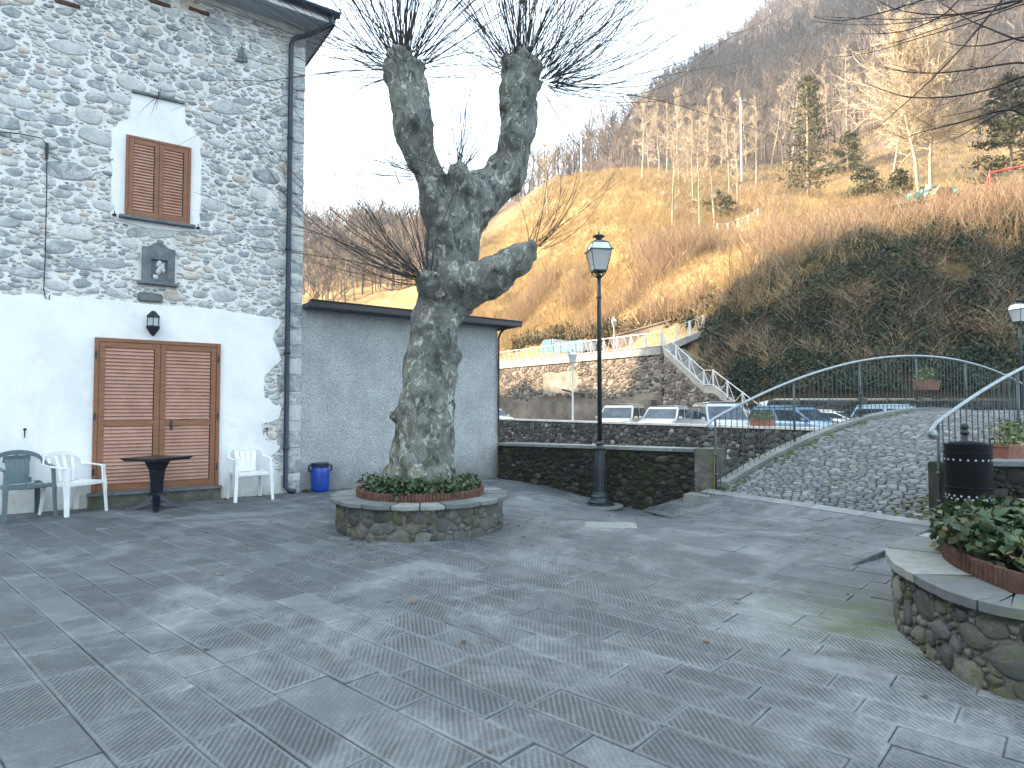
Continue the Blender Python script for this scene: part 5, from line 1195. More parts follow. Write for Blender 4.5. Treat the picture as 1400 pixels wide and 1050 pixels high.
# ---------------------------------------------------------------- round planter of the plane tree
def tree_planter():
    root = empty('round_planter', TC, label='round stone planter with a scalloped slab rim around the plane tree', cat='planter')
    R1, Zt = .985, .34
    mb = MB(); n = 64
    mb.lathe([(R1, -.05), (R1, Zt)], TC, n=n, cap=False); mb.lathe([(.72, Zt - .04), (.72, Zt - .25)], TC, n=n, cap=False); mb.build('core', M['planter_mortar'], root, smooth=True)
    stones('stonework', M['planter_stone'], root, 2 * math.pi * R1, Zt, lambda x, y, h: TC + V2(math.cos(x / R1), math.sin(x / R1)) * (R1 + h) + UPV * y, [(.05, .085, 400), (.03, .05, 900), (.015, .028, 1500)], aspect=1.35, seed=71, grow=1.4, gap=.009, dome=.016, mask=lambda x, y, r: y - r * .6 > 0 and y + r * .5 < Zt)
    g = random.Random(9); mb = MB(); a = 0.0
    while a < 6.27:
        da = min(g.uniform(.26, .44), 6.283 - a); da = 6.283 - a if 6.283 - a - da < .15 else da; m_ = 6; th = .045
        ro = R1 + .055; ri = .70; P = []; zj = g.uniform(-.004, .004)
        for k in range(m_ + 1):
            b = a + .006 + (da - .012) * k / m_; bul = math.sin(math.pi * k / m_) * .035 + g.uniform(-.004, .004)
            for rr, z in ((ro + bul, Zt), (ri + g.uniform(-.004, .004), Zt), (ri, Zt + th + zj), (ro + bul, Zt + th + zj)): P.append(TC + V2(math.cos(b), math.sin(b)) * rr + UPV * z)
        F = [(4 * k + j, 4 * k + (j + 1) % 4, 4 * k + 4 + (j + 1) % 4, 4 * k + 4 + j) for k in range(m_) for j in range(4)] + [(0, 3, 2, 1), (4 * m_, 4 * m_ + 1, 4 * m_ + 2, 4 * m_ + 3)]
        mb.add(P, F, g.random()); a += da
    mb.build('rim', M['cap_stone'], root, bevel=.006)
    mb = MB(); mb.lathe([(.73, Zt + .06), (.4, Zt + .10), (.001, Zt + .12)], TC, n=32, cap=False); mb.build('soil', M['soil'], root)
    return Zt
ZT = tree_planter()
def edging(pathf, n, z0, hgt, r, name, parent=None, label=None):
    mb = MB(); g = random.Random(3)
    for k in range(n):
        p = pathf(k / n); h = hgt + g.uniform(-.008, .008); mb.lathe([(r, 0), (r, h - r * .5), (r * .7, h - r * .12), (.001, h)], Vector((p.x, p.y, z0)), n=9, r=g.random(), cap=False)
    o = mb.build(name, M['terracotta'], parent, smooth=True)
    if label: tag(o, label, 'edging')
edging(lambda f: TC + V2(math.cos(f * 6.283), math.sin(f * 6.283)) * .745, 118, ZT + .03, .105, .0205, 'terracotta_edging', None, 'terracotta roll edging standing on the rim round the plane tree')
def leafy(P, size, mat, name, label, cat, stems=None):
    V, F = leaf_mesh(P, size, np.tile([[0, -.25, .9]], (len(P), 1)), aspect=.62)
    o = np_mesh(name, V, F, rng.random(len(P)), M[mat]); tag(o, label, cat); return o
def plant_pts(cs, per, rad, hgt):
    out = []
    for c in cs:
        n = per; a = rng.uniform(0, 6.283, n); r = rad * np.sqrt(rng.random(n)); out.append(np.c_[c[0] + r * np.cos(a), c[1] + r * np.sin(a), c[2] + hgt * rng.random(n) * (1 - .5 * (r / rad) ** 2)])
    return np.concatenate(out)
cs = []
for k in range(46):
    a = rng.uniform(0, 6.283); r = rng.uniform(.46, .68); cs.append((TC.x + r * math.cos(a), TC.y + r * math.sin(a), ZT + .07))
for k in range(26):
    a = rng.uniform(-2.3, -.3); r = rng.uniform(.44, .68); cs.append((TC.x + r * math.cos(a), TC.y + r * math.sin(a), ZT + .08))
leafy(plant_pts(cs, 60, .12, .22), .028, 'leaf', 'ivy_plant', 'low green ivy growing at the foot of the plane tree inside the round planter', 'plant')

# ---------------------------------------------------------------- right-hand planter
RPZ = .40
RPO = [(2.95, 4.72), (2.66, 4.45), (2.48, 4.10), (2.40, 3.75), (2.37, 3.42), (2.42, 3.22), (2.58, 3.11), (2.85, 3.03), (3.3, 2.95), (4.3, 2.85), (4.9, 3.1), (5.1, 4.0), (4.9, 4.9), (4.2, 5.2), (3.4, 5.0)]
def smooth_poly(P, n=160):
    P = [Vector((x, y, 0)) for x, y in P]; m_ = len(P); out = []
    for i in range(m_):
        p0, p1, p2, p3 = P[i - 1], P[i], P[(i + 1) % m_], P[(i + 2) % m_]
        for k in range(10):
            t = k / 10; out.append(.5 * ((2 * p1) + (p2 - p0) * t + (2 * p0 - 5 * p1 + 4 * p2 - p3) * t * t + (3 * p1 - p0 - 3 * p2 + p3) * t ** 3))
    return out
def right_planter():
    P = smooth_poly(RPO); n = len(P); S = [0]
    for i in range(n): S.append(S[-1] + (P[(i + 1) % n] - P[i]).length)
    Lt = S[-1]; Sa = np.array(S); X = np.array([p.x for p in P] + [P[0].x]); Yv = np.array([p.y for p in P] + [P[0].y])
    def at(s_): s_ = s_ % Lt; return V2(float(np.interp(s_, Sa, X)), float(np.interp(s_, Sa, Yv)))
    def nor(s_): t = (at(s_ + .05) - at(s_ - .05)).normalized(); v = V2(t.y, -t.x); return v if v.dot(at(s_) - V2(3.7, 4.0)) > 0 else -v
    root = empty('stone_planter', V2(3.5, 4), label='large stone planter with a curved slab rim, cut by the right edge of the photo', cat='planter')
    mb = MB(); V = []
    for i in range(n): q_ = at(Sa[i]); V += [q_ - UPV * .05, q_ + UPV * RPZ]
    mb.add(V, [(2 * i, 2 * ((i + 1) % n), 2 * ((i + 1) % n) + 1, 2 * i + 1) for i in range(n)]); mb.build('core', M['planter_mortar'], root, smooth=True)
    stones('stonework', M['planter_stone'], root, Lt, RPZ, lambda x, y, h: at(x) + nor(x) * h + UPV * y, [(.055, .095, 300), (.035, .055, 1500), (.020, .034, 4000), (.010, .018, 7000)], aspect=1.2, seed=81, grow=1.6, gap=.010, dome=.022, K=16, mask=lambda x, y, r: y - r * .5 > 0 and y + r * 1.25 < RPZ)
    g = random.Random(19); mb = MB(); s_ = 0.0; th = .05
    while s_ < Lt - .01:
        ds = min(g.uniform(.22, .5), Lt - s_); ds = Lt - s_ if Lt - s_ - ds < .12 else ds; m_ = 6; Q = []; zj = g.uniform(-.003, .004); sk = g.uniform(-.05, .05)
        for k in range(m_ + 1):
            x = s_ + .005 + (ds - .01) * k / m_; x2 = x + sk * (1 if 0 < k < m_ else 1); o = g.uniform(-.006, .006) + .012 * math.sin(math.pi * k / m_)
            for off, z, xx in ((.05 + o, RPZ, x), (-.28, RPZ, x2), (-.28, RPZ + th + zj, x2), (.05 + o, RPZ + th + zj, x)): Q.append(at(xx) + nor(xx) * off + UPV * z)
        F = [(4 * k + j, 4 * k + (j + 1) % 4, 4 * k + 4 + (j + 1) % 4, 4 * k + 4 + j) for k in range(m_) for j in range(4)] + [(0, 3, 2, 1), (4 * m_, 4 * m_ + 1, 4 * m_ + 2, 4 * m_ + 3)]
        mb.add(Q, F, g.random()); s_ += ds
    mb.build('rim', M['cap_stone'], root, bevel=.006)
    mb = MB(); mb.prism([at(s_) - nor(s_) * .26 + UPV * (RPZ + .04) for s_ in np.linspace(0, Lt, 60)[:-1]], UPV * -.3); mb.build('soil', M['soil'], root)
    # edging on the inner side of the rim
    ne = int(Lt * .86 / .042)
    def pf(f): x = f * Lt; return at(x) - nor(x) * .285
    M['terracotta'] = G('dark_terracotta', [(0, (.04, .022, .016)), (1, (.10, .048, .033))], nscale=9, mottle=.35, mscale=40, bump=.3, rough=.9)
    edging(pf, ne, RPZ + .02, .135, .0205, 'terracotta_edging', None, 'dark terracotta roll edging around the plants in the right-hand planter')
    cs = []
    while len(cs) < 150:
        x, y = rng.uniform(2.6, 4.6), rng.uniform(3.2, 4.9)
        q_ = V2(x, y); dmin = min((at(k * .1) - q_).length for k in range(int(Lt / .1)))
        if in_poly([(p.x, p.y) for p in P], x, y) and dmin > .33: cs.append((x, y, RPZ + .08 + .14 * rng.random()))
    leafy(plant_pts(cs, 90, .17, .22), .032, 'leaf', 'leafy_plants', 'leafy green plants filling the right-hand stone planter below the bin', 'plant')
right_planter()
# the second plane tree, standing in the right-hand planter outside the frame; only its drooping shoots reach in
def right_tree():
    b = Vector((4.75, 4.1, .4)); root = empty('plane_tree', b, label='drooping dark branches entering at the top right, from a tree beyond the frame', cat='tree')
    g = np.random.default_rng(77); P = []
    for p, q_, r0, r1 in ((Vector((0, 0, -.2)), Vector((.1, .1, 2.9)), .32, .26), (Vector((.1, .1, 2.9)), Vector((-.1, .75, 4.4)), .2, .17), (Vector((.1, .1, 2.9)), Vector((.6, -.3, 4.6)), .2, .17)):
        for k in range(14): f = k / 13; P.append((p.lerp(q_, f), r0 + (r1 - r0) * f + g.uniform(-.02, .02)))
    for c in ((-.1, .75, 4.45), (.6, -.3, 4.65)):
        for k in range(16): P.append((Vector(c) + Vector(g.normal(0, .1, 3)), g.uniform(.06, .12)))
    ico = bmesh.new(); bmesh.ops.create_icosphere(ico, subdivisions=2, radius=1); iv = np.array([v.co for v in ico.verts]); ifc = np.array([[v.index for v in f.verts] for f in ico.faces]); ico.free()
    V = np.concatenate([iv * r + np.array(p) for p, r in P]); F = np.concatenate([ifc + i * len(iv) for i in range(len(P))])
    me = bpy.data.meshes.new('t'); me.from_pydata(V.tolist(), [], F.tolist()); o = bpy.data.objects.new('t', me); col.objects.link(o)
    md = o.modifiers.new('r', 'REMESH'); md.mode = 'VOXEL'; md.voxel_size = .05; md = o.modifiers.new('s', 'SMOOTH'); md.iterations = 3
    me2 = bpy.data.meshes.new_from_object(o.evaluated_get(bpy.context.evaluated_depsgraph_get())); bpy.data.objects.remove(o); me2.materials.clear(); me2.name = 'trunk'
    o = obj_from(me2, 'trunk', M['bark'], None, smooth=True); o.parent = root
    S = [[], [], [], []]
    def curve(pts, r0, r1, twigs=.5):
        pts = [np.array(p) for p in pts]; Q = []
        for i in range(len(pts) - 1):
            p0, p1, p2, p3 = pts[max(i - 1, 0)], pts[i], pts[i + 1], pts[min(i + 2, len(pts) - 1)]
            for k in range(7): t = k / 7; Q.append(.5 * (2 * p1 + (p2 - p0) * t + (2 * p0 - 5 * p1 + 4 * p2 - p3) * t * t + (3 * p1 - p0 - 3 * p2 + p3) * t ** 3))
        Q.append(pts[-1]); n = len(Q)
        for i in range(n - 1):
            ra = r0 + (r1 - r0) * i / n; rb = r0 + (r1 - r0) * (i + 1) / n; S[0].append(Q[i]); S[1].append(Q[i + 1]); S[2].append(ra); S[3].append(rb)
            if g.random() < twigs * .35:
                d = Q[i + 1] - Q[i]; d /= np.linalg.norm(d); e = d + g.normal(0, .45, 3); e /= np.linalg.norm(e); L = g.uniform(.12, .45); p = Q[i]
                for j in range(3): q_ = p + e * L / 3; S[0].append(p); S[1].append(q_); S[2].append(ra * .5 * (1 - .3 * j)); S[3].append(ra * .5 * (.7 - .28 * j)); p = q_; e = e + np.array([0, 0, .1])
    h1 = b + Vector((-.1, .75, 4.35)); rel = lambda u, v, Y: AT(u, v, Y) 
    for C_ in ([(1440, -18, 5.0), (1370, 12, 5.0), (1295, 20, 5.0), (1230, 14, 5.05), (1190, -6, 5.1)],
               [(1450, 80, 4.8), (1385, 86, 4.9), (1320, 96, 4.9), (1270, 100, 5.0), (1225, 96, 5.1), (1196, 88, 5.2)],
               [(1450, 92, 4.6), (1400, 104, 4.7), (1345, 124, 4.8), (1290, 133, 4.9), (1240, 132, 5.0), (1205, 122, 5.1), (1180, 112, 5.2)],
               [(1400, -30, 4.6), (1366, 5, 4.6), (1318, 62, 4.7), (1270, 112, 4.7), (1225, 152, 4.8), (1198, 176, 4.8)],
               [(1450, 120, 4.4), (1400, 140, 4.5), (1360, 158, 4.6), (1320, 182, 4.7), (1300, 192, 4.8)],
               [(1450, 40, 4.8), (1390, 52, 4.8), (1345, 62, 4.9), (1312, 62, 5.0), (1290, 56, 5.0)],
               [(1460, 60, 4.4), (1400, 56, 4.4), (1355, 40, 4.5), (1315, 22, 4.6), (1270, -8, 4.7)],
               [(1440, -40, 5.2), (1330, -12, 5.2), (1290, 20, 5.2), (1245, 40, 5.3), (1205, 46, 5.4), (1170, 46, 5.4)],
               [(1450, 160, 4.4), (1380, 150, 4.4), (1310, 168, 4.5), (1262, 180, 4.6), (1235, 190, 4.7)],
               [(1460, 100, 5.2), (1390, 118, 5.2), (1340, 148, 5.2), (1285, 160, 5.3)],
               [(1400, -30, 5.4), (1290, -8, 5.4), (1210, 16, 5.5), (1150, 28, 5.6), (1110, 22, 5.7)]):
        p = [np.array(h1) + g.normal(0, .05, 3)] + [rel(*c) for c in C_]; curve(p, .0105, .0018, .6)
    def free(n, c, elo, ehi, a0, a1, lens):
        for k in range(n):
            a = g.uniform(a0, a1); e = R_(g.uniform(elo, ehi)); d = np.array([math.cos(a) * math.cos(e), math.sin(a) * math.cos(e), math.sin(e)]); L = g.uniform(*lens); p = np.array(c) + d * .15; P_ = [p]
            for i in range(5): d = d + np.array([0, 0, -.05 + .05 * i]) + g.normal(0, .05, 3); d /= np.linalg.norm(d); p = p + d * L / 5; P_.append(p)
            curve(P_, g.uniform(.005, .009), .0015, .5)
    free(26, h1, 5, 80, 0, 6.28, (1.0, 2.2)); free(9, h1, -5, 18, 2.5, 3.4, (1.2, 2.3)); free(20, b + Vector((.6, -.3, 4.6)), 5, 80, 0, 6.28, (1.0, 2.0))
    V, F = seg_mesh(*[np.array(x) for x in S], 5); V = V - np.array(b); o = np_mesh('shoots', V, F, np.repeat(g.random(len(S[0])), 5), M['shoot_dark'], smooth=True); o.parent = root
right_tree()

# ---------------------------------------------------------------- street lamps
m_, t_, b_ = newmat('frosted_pane'); b_.inputs['Base Color'].default_value = (.78, .80, .82, 1); b_.inputs['Roughness'].default_value = .35; b_.inputs['Transmission Weight'].default_value = .55; b_.inputs['Specular IOR Level'].default_value = .6; M['pane'] = m_
m_, t_, b_ = newmat('lamp_roof_glass'); b_.inputs['Base Color'].default_value = (.62, .72, .78, 1); b_.inputs['Roughness'].default_value = .12; b_.inputs['Metallic'].default_value = .6; M['roofpane'] = m_
M['lamp_light'] = plain('pale_lamp_paint', (.62, .63, .58), rough=.5)
def street_lamp(loc, label, metal='lamp_metal', slim=False, hh=0.0, s=1.0, rz=.0, name='street_lamp', cat='street lamp'):
    root = empty(name, loc, rz, label=label, cat=cat); mt = M[metal]
    def bd(mb, nm, m, **k): o = mb.build(nm, m, None, **k); o.parent = root; return o
    H0 = 3.92 + hh
    if not slim:
        mb = MB(); mb.lathe([(.24, 0), (.24, .035), (.20, .05), (.205, .08), (.175, .10), (.16, .15), (.165, .175), (.135, .20), (.128, .22), (.118, .24), (.095, .62), (.070, .93), (.072, .95), (.092, .965), (.092, .985), (.070, 1.0), (.062, 1.03), (.068, 1.06), (.05, 1.08), (.041, 1.10)], n=24, cap=False)
        bd(mb, 'base', mt, smooth=False)
        mb = MB()
        for k in range(12): a = 2 * math.pi * k / 12; mb.tube([(math.cos(a) * .118, math.sin(a) * .118, .25), (math.cos(a) * .0955, math.sin(a) * .0955, .62), (math.cos(a) * .073, math.sin(a) * .073, .90)], .008, 5)
        bd(mb, 'fluting', mt, smooth=True)
        mb = MB(); mb.tube([(0, 0, 1.05), (0, 0, H0 - .5), (0, 0, H0)], [.041, .036, .033], 14); mb.lathe([(.036, H0 - .38), (.044, H0 - .37), (.044, H0 - .34), (.036, H0 - .33)], n=14, cap=False); bd(mb, 'pole', mt, smooth=True)
    else:
        mb = MB(); mb.lathe([(.10, 0), (.10, .04), (.06, .06), (.05, .5), (.042, .52), (.040, H0)], n=12, cap=False); bd(mb, 'pole', mt, smooth=True)
    mb = MB(); mb.lathe([(.034, H0 - .02), (.06, H0 + .0), (.035, H0 + .03), (.03, H0 + .09)], n=12, cap=False)
    for k in range(4):
        a = R_(45 + 90 * k); c_, s_ = math.cos(a), math.sin(a)
        mb.tube([(c_ * .03, s_ * .03, H0), (c_ * .085, s_ * .085, H0 + .015), (c_ * .12, s_ * .12, H0 + .05), (c_ * .155, s_ * .155, H0 + .105)], .009, 5)
    bd(mb, 'bracket', mt)
    b0, b1, zb, zt = .155, .255, H0 + .105, H0 + .455     # half diagonals
    def ring(d, z): return [Vector((math.cos(R_(45 + 90 * k)) * d, math.sin(R_(45 + 90 * k)) * d, z)) for k in range(4)]
    A, B = ring(b0, zb), ring(b1, zt); Cc = ring(.19, zt + .13); D = ring(.055, zt + .185)
    mb = MB()
    for k in range(4):
        j = (k + 1) % 4; mb.tube([A[k], A[j]], .011, 4); mb.tube([B[k], B[j]], .014, 4); mb.tube([A[k], B[k]], .0085, 4); mb.tube([B[k] * 1.0, Cc[k]], .0085, 4); mb.tube([Cc[k], D[k]], .0085, 4); mb.tube([Cc[k], Cc[j]], .006, 4); mb.tube([B[k], B[k] + (B[k] - Vector((0, 0, B[k].z))) * .12], .012, 4)
    mb.prism(ring(b0 + .005, zb - .012), UPV * .012); bd(mb, 'frame', mt)
    for k in range(4):
        j = (k + 1) % 4; mb = MB(); i_ = .985; q_ = [A[k], A[j], B[j], B[k]]; q_ = [Vector((p.x * i_, p.y * i_, p.z)) for p in q_]; mb.prism(q_, -Vector(((A[k] + A[j]).x, (A[k] + A[j]).y, 0)).normalized() * .004); bd(mb, 'pane', M['pane'])
    mb = MB(); q_ = [[Vector((p.x * .985, p.y * .985, p.z)) for p in r] for r in (B, Cc, D)]; P = q_[0] + q_[1] + q_[2]
    mb.add(P, [(k, (k + 1) % 4, 4 + (k + 1) % 4, 4 + k) for k in range(4)] + [(4 + k, 4 + (k + 1) % 4, 8 + (k + 1) % 4, 8 + k) for k in range(4)]); bd(mb, 'lantern_roof', M['roofpane'])
    mb = MB(); mb.lathe([(.05, zt + .18), (.045, zt + .22), (.105, zt + .245), (.10, zt + .262), (.05, zt + .28), (.025, zt + .30), (.012, zt + .31), (.018, zt + .325), (.006, zt + .345), (.003, zt + .39)], n=16); bd(mb, 'finial', mt, smooth=True)
    mb = MB(); mb.lathe([(.02, zb + .0), (.03, zb + .08), (.045, zb + .13), (.055, zb + .19), (.04, zb + .25), (.001, zb + .28)], n=10); bd(mb, 'bulb', M['chair_white'], smooth=True)
    root.scale = (s, s, s); return root
LP = Vector((1.50, 10.9, 0)); LP.z = plaza_z(LP.x, LP.y)
street_lamp(LP, 'tall dark green lamp post with a four-sided lantern, standing before the low wall', rz=R_(8))
mb = MB(); mb.lathe([(.40, 0), (.39, .03)], LP + UPV * -.01, n=14); tag(mb.build('lamp_plinth', M['cap_stone']), 'thin round stone slab under the tall dark lamp post', 'plinth')
p = AT(783, 560, 31.0); street_lamp((p.x, p.y, 0), 'pale slim lamp post standing in the car park, left of the tall dark lamp post', 'lamp_light', True, hh=-.35, rz=.2)
p = AT(839.5, 470, 47.8); street_lamp((p.x, p.y, ROADZ), 'small distant pale lamp on the upper road, right of the tall dark lamp post', 'lamp_light', True, hh=-1.75, s=.95)
p = AT(1397, 560, 18.0); street_lamp((p.x, p.y, .1), 'dark lamp post cut off by the right edge of the photo', 'lamp_metal', hh=-.25, rz=.3)

# ---------------------------------------------------------------- litter bin
def bin_():
    c = V2(4.70, 6.58); root = empty('litter_bin', c, label='black cylindrical metal litter bin with rows of small round holes, right of the ramp', cat='litter bin')
    z0, z1, r = .40, 1.05, .205
    mb = MB(); mb.lathe([(r * .96, z0), (r, z0 + .01), (r, z0 + .2), (r + .006, z0 + .205), (r + .006, z0 + .215), (r, z0 + .22), (r, z1 - .10), (r + .006, z1 - .095), (r + .006, z1 - .085), (r, z1 - .08), (r, z1), (r - .012, z1), (r - .014, z0 + .05)], c, n=40); mb.build('body', M['black_plastic'], root, smooth=False)
    mb = MB()
    for k in range(20):
        a = 2 * math.pi * k / 20; n_ = V2(math.cos(a), math.sin(a))
        for dz, sh in ((z1 - .155, 0), (z0 + .13, 0), (z0 + .10, .157)):
            q_ = V2(math.cos(a + sh), math.sin(a + sh)); mb.tube([c + q_ * (r - .002) + UPV * dz, c + q_ * (r + .0025) + UPV * dz], .0105, 8)
    mb.build('holes', plain('hole_light', (.42, .46, .50), rough=.6), root)
    mb = MB(); mb.lathe([(r - .02, z1 - .01), (r - .05, z1 + .02), (.001, z1 + .035)], c, n=30); mb.build('lid', M['black_plastic'], root, smooth=True)
    q_ = c + V2(.13, .22); mb = MB(); mb.tube([q_, q_ + UPV * 1.16], .028, 12); mb.lathe([(.03, 1.14), (.045, 1.15), (.045, 1.165), (.026, 1.18), (.03, 1.2), (.04, 1.225), (.03, 1.25), (.001, 1.262)], q_, n=14); mb.lathe([(.07, 0), (.07, .02), (.03, .04)], q_, n=14); mb.build('post', M['iron'], root, smooth=True)
    mb = MB(); mb.tube([q_ + UPV * .9, c + V2(.05, .18) + UPV * .9], .012, 6); mb.tube([q_ + UPV * .55, c + V2(.05, .18) + UPV * .55], .012, 6); mb.build('bracket', M['iron'], root)
bin_()

# ---------------------------------------------------------------- flower troughs
def trough(c, ax, L, label, hgt=.2, wd=.22, hang=False, dens=1.0):
    ax = ax.normalized(); ay = V2(-ax.y, ax.x); root = empty('flower_trough', c, label=label, cat='flower box')
    mb = MB(); P = []
    for z, k in ((0, .84), (hgt - .03, .97), (hgt - .03, 1.05), (hgt, 1.05), (hgt, .92), (hgt - .06, .9)):
        for su, sv in ((-1, -1), (1, -1), (1, 1), (-1, 1)): P.append(c + ax * su * (L / 2 - (1 - k) * wd / 2) + ay * sv * wd / 2 * k + UPV * z)
    mb.add(P, [(3, 2, 1, 0)] + [(4 * i + j, 4 * i + (j + 1) % 4, 4 * i + 4 + (j + 1) % 4, 4 * i + 4 + j) for i in range(5) for j in range(4)] + [(20, 21, 22, 23)]); mb.build('box', M['trough'], root, bevel=.004)
    n = int(420 * dens * L / .8); tt = rng.uniform(-.5, .5, n) * L; ss = rng.normal(0, .09, n); zz = hgt + rng.random(n) ** 1.3 * .32 - .03 - np.abs(ss) * .5
    V, F = leaf_mesh(np.array(c)[None] + np.outer(tt, np.array(ax)) + np.outer(ss, np.array(ay)) + np.outer(zz, [0, 0, 1]), .026, aspect=.5); np_mesh('foliage', V, F, rng.random(n), M['leaf_mix'], root)
    S = [[], [], [], []]
    for k in range(26):
        p = np.array(c + ax * rng.uniform(-.45, .45) * L + UPV * (hgt - .03)); d = np.array([rng.normal(0, .3), rng.normal(0, .3), 1]); q_ = p + d * rng.uniform(.12, .36); S[0].append(p); S[1].append(q_); S[2].append(.004); S[3].append(.002)
    V, F = seg_mesh(*[np.array(x) for x in S], 4); np_mesh('stems', V, F, rng.random(len(F)), M['leaf_mix'], root)
    if hang:
        mb = MB()
        for s_ in (-.3, .3): mb.tube([c + ax * L * s_ + ay * -.12 + UPV * -.01, c + ax * L * s_ + ay * .14 + UPV * -.01, c + ax * L * s_ + ay * .14 + UPV * .22], .007, 4)
        mb.build('hanger', M['iron'], root)
def fw_b(u):     # parameter b on the far river wall for a picture column
    s_ = (u - 700) / FPX; o = RV(FA + .17, 0); return (s_ * o.y - o.x) / (w2.x - s_ * w2.y)
def rl_t(u, b):
    s_ = (u - 700) / FPX; o = RV(0, b); return (s_ * o.y - o.x) / (d2.x - s_ * d2.y)
trough(RV(FA + .17, fw_b(1041), .82), w2, .88, 'terracotta flower trough on the far river wall, behind the lower end of the railing', hgt=.24)
t0 = rl_t(1267, BL - .2); trough(RV(t0, BL - .2, deck_z(t0) + .42), d2, .62, 'small terracotta flower box hung outside the railing near the top of the bridge', hang=True)
t0 = rl_t(1385, BR + .2); trough(RV(t0, BR + .2, deck_z(t0) + .22), d2, .80, 'terracotta flower box with trailing plants hung on the near railing, above the bin', hgt=.17, hang=True, dens=1.3)

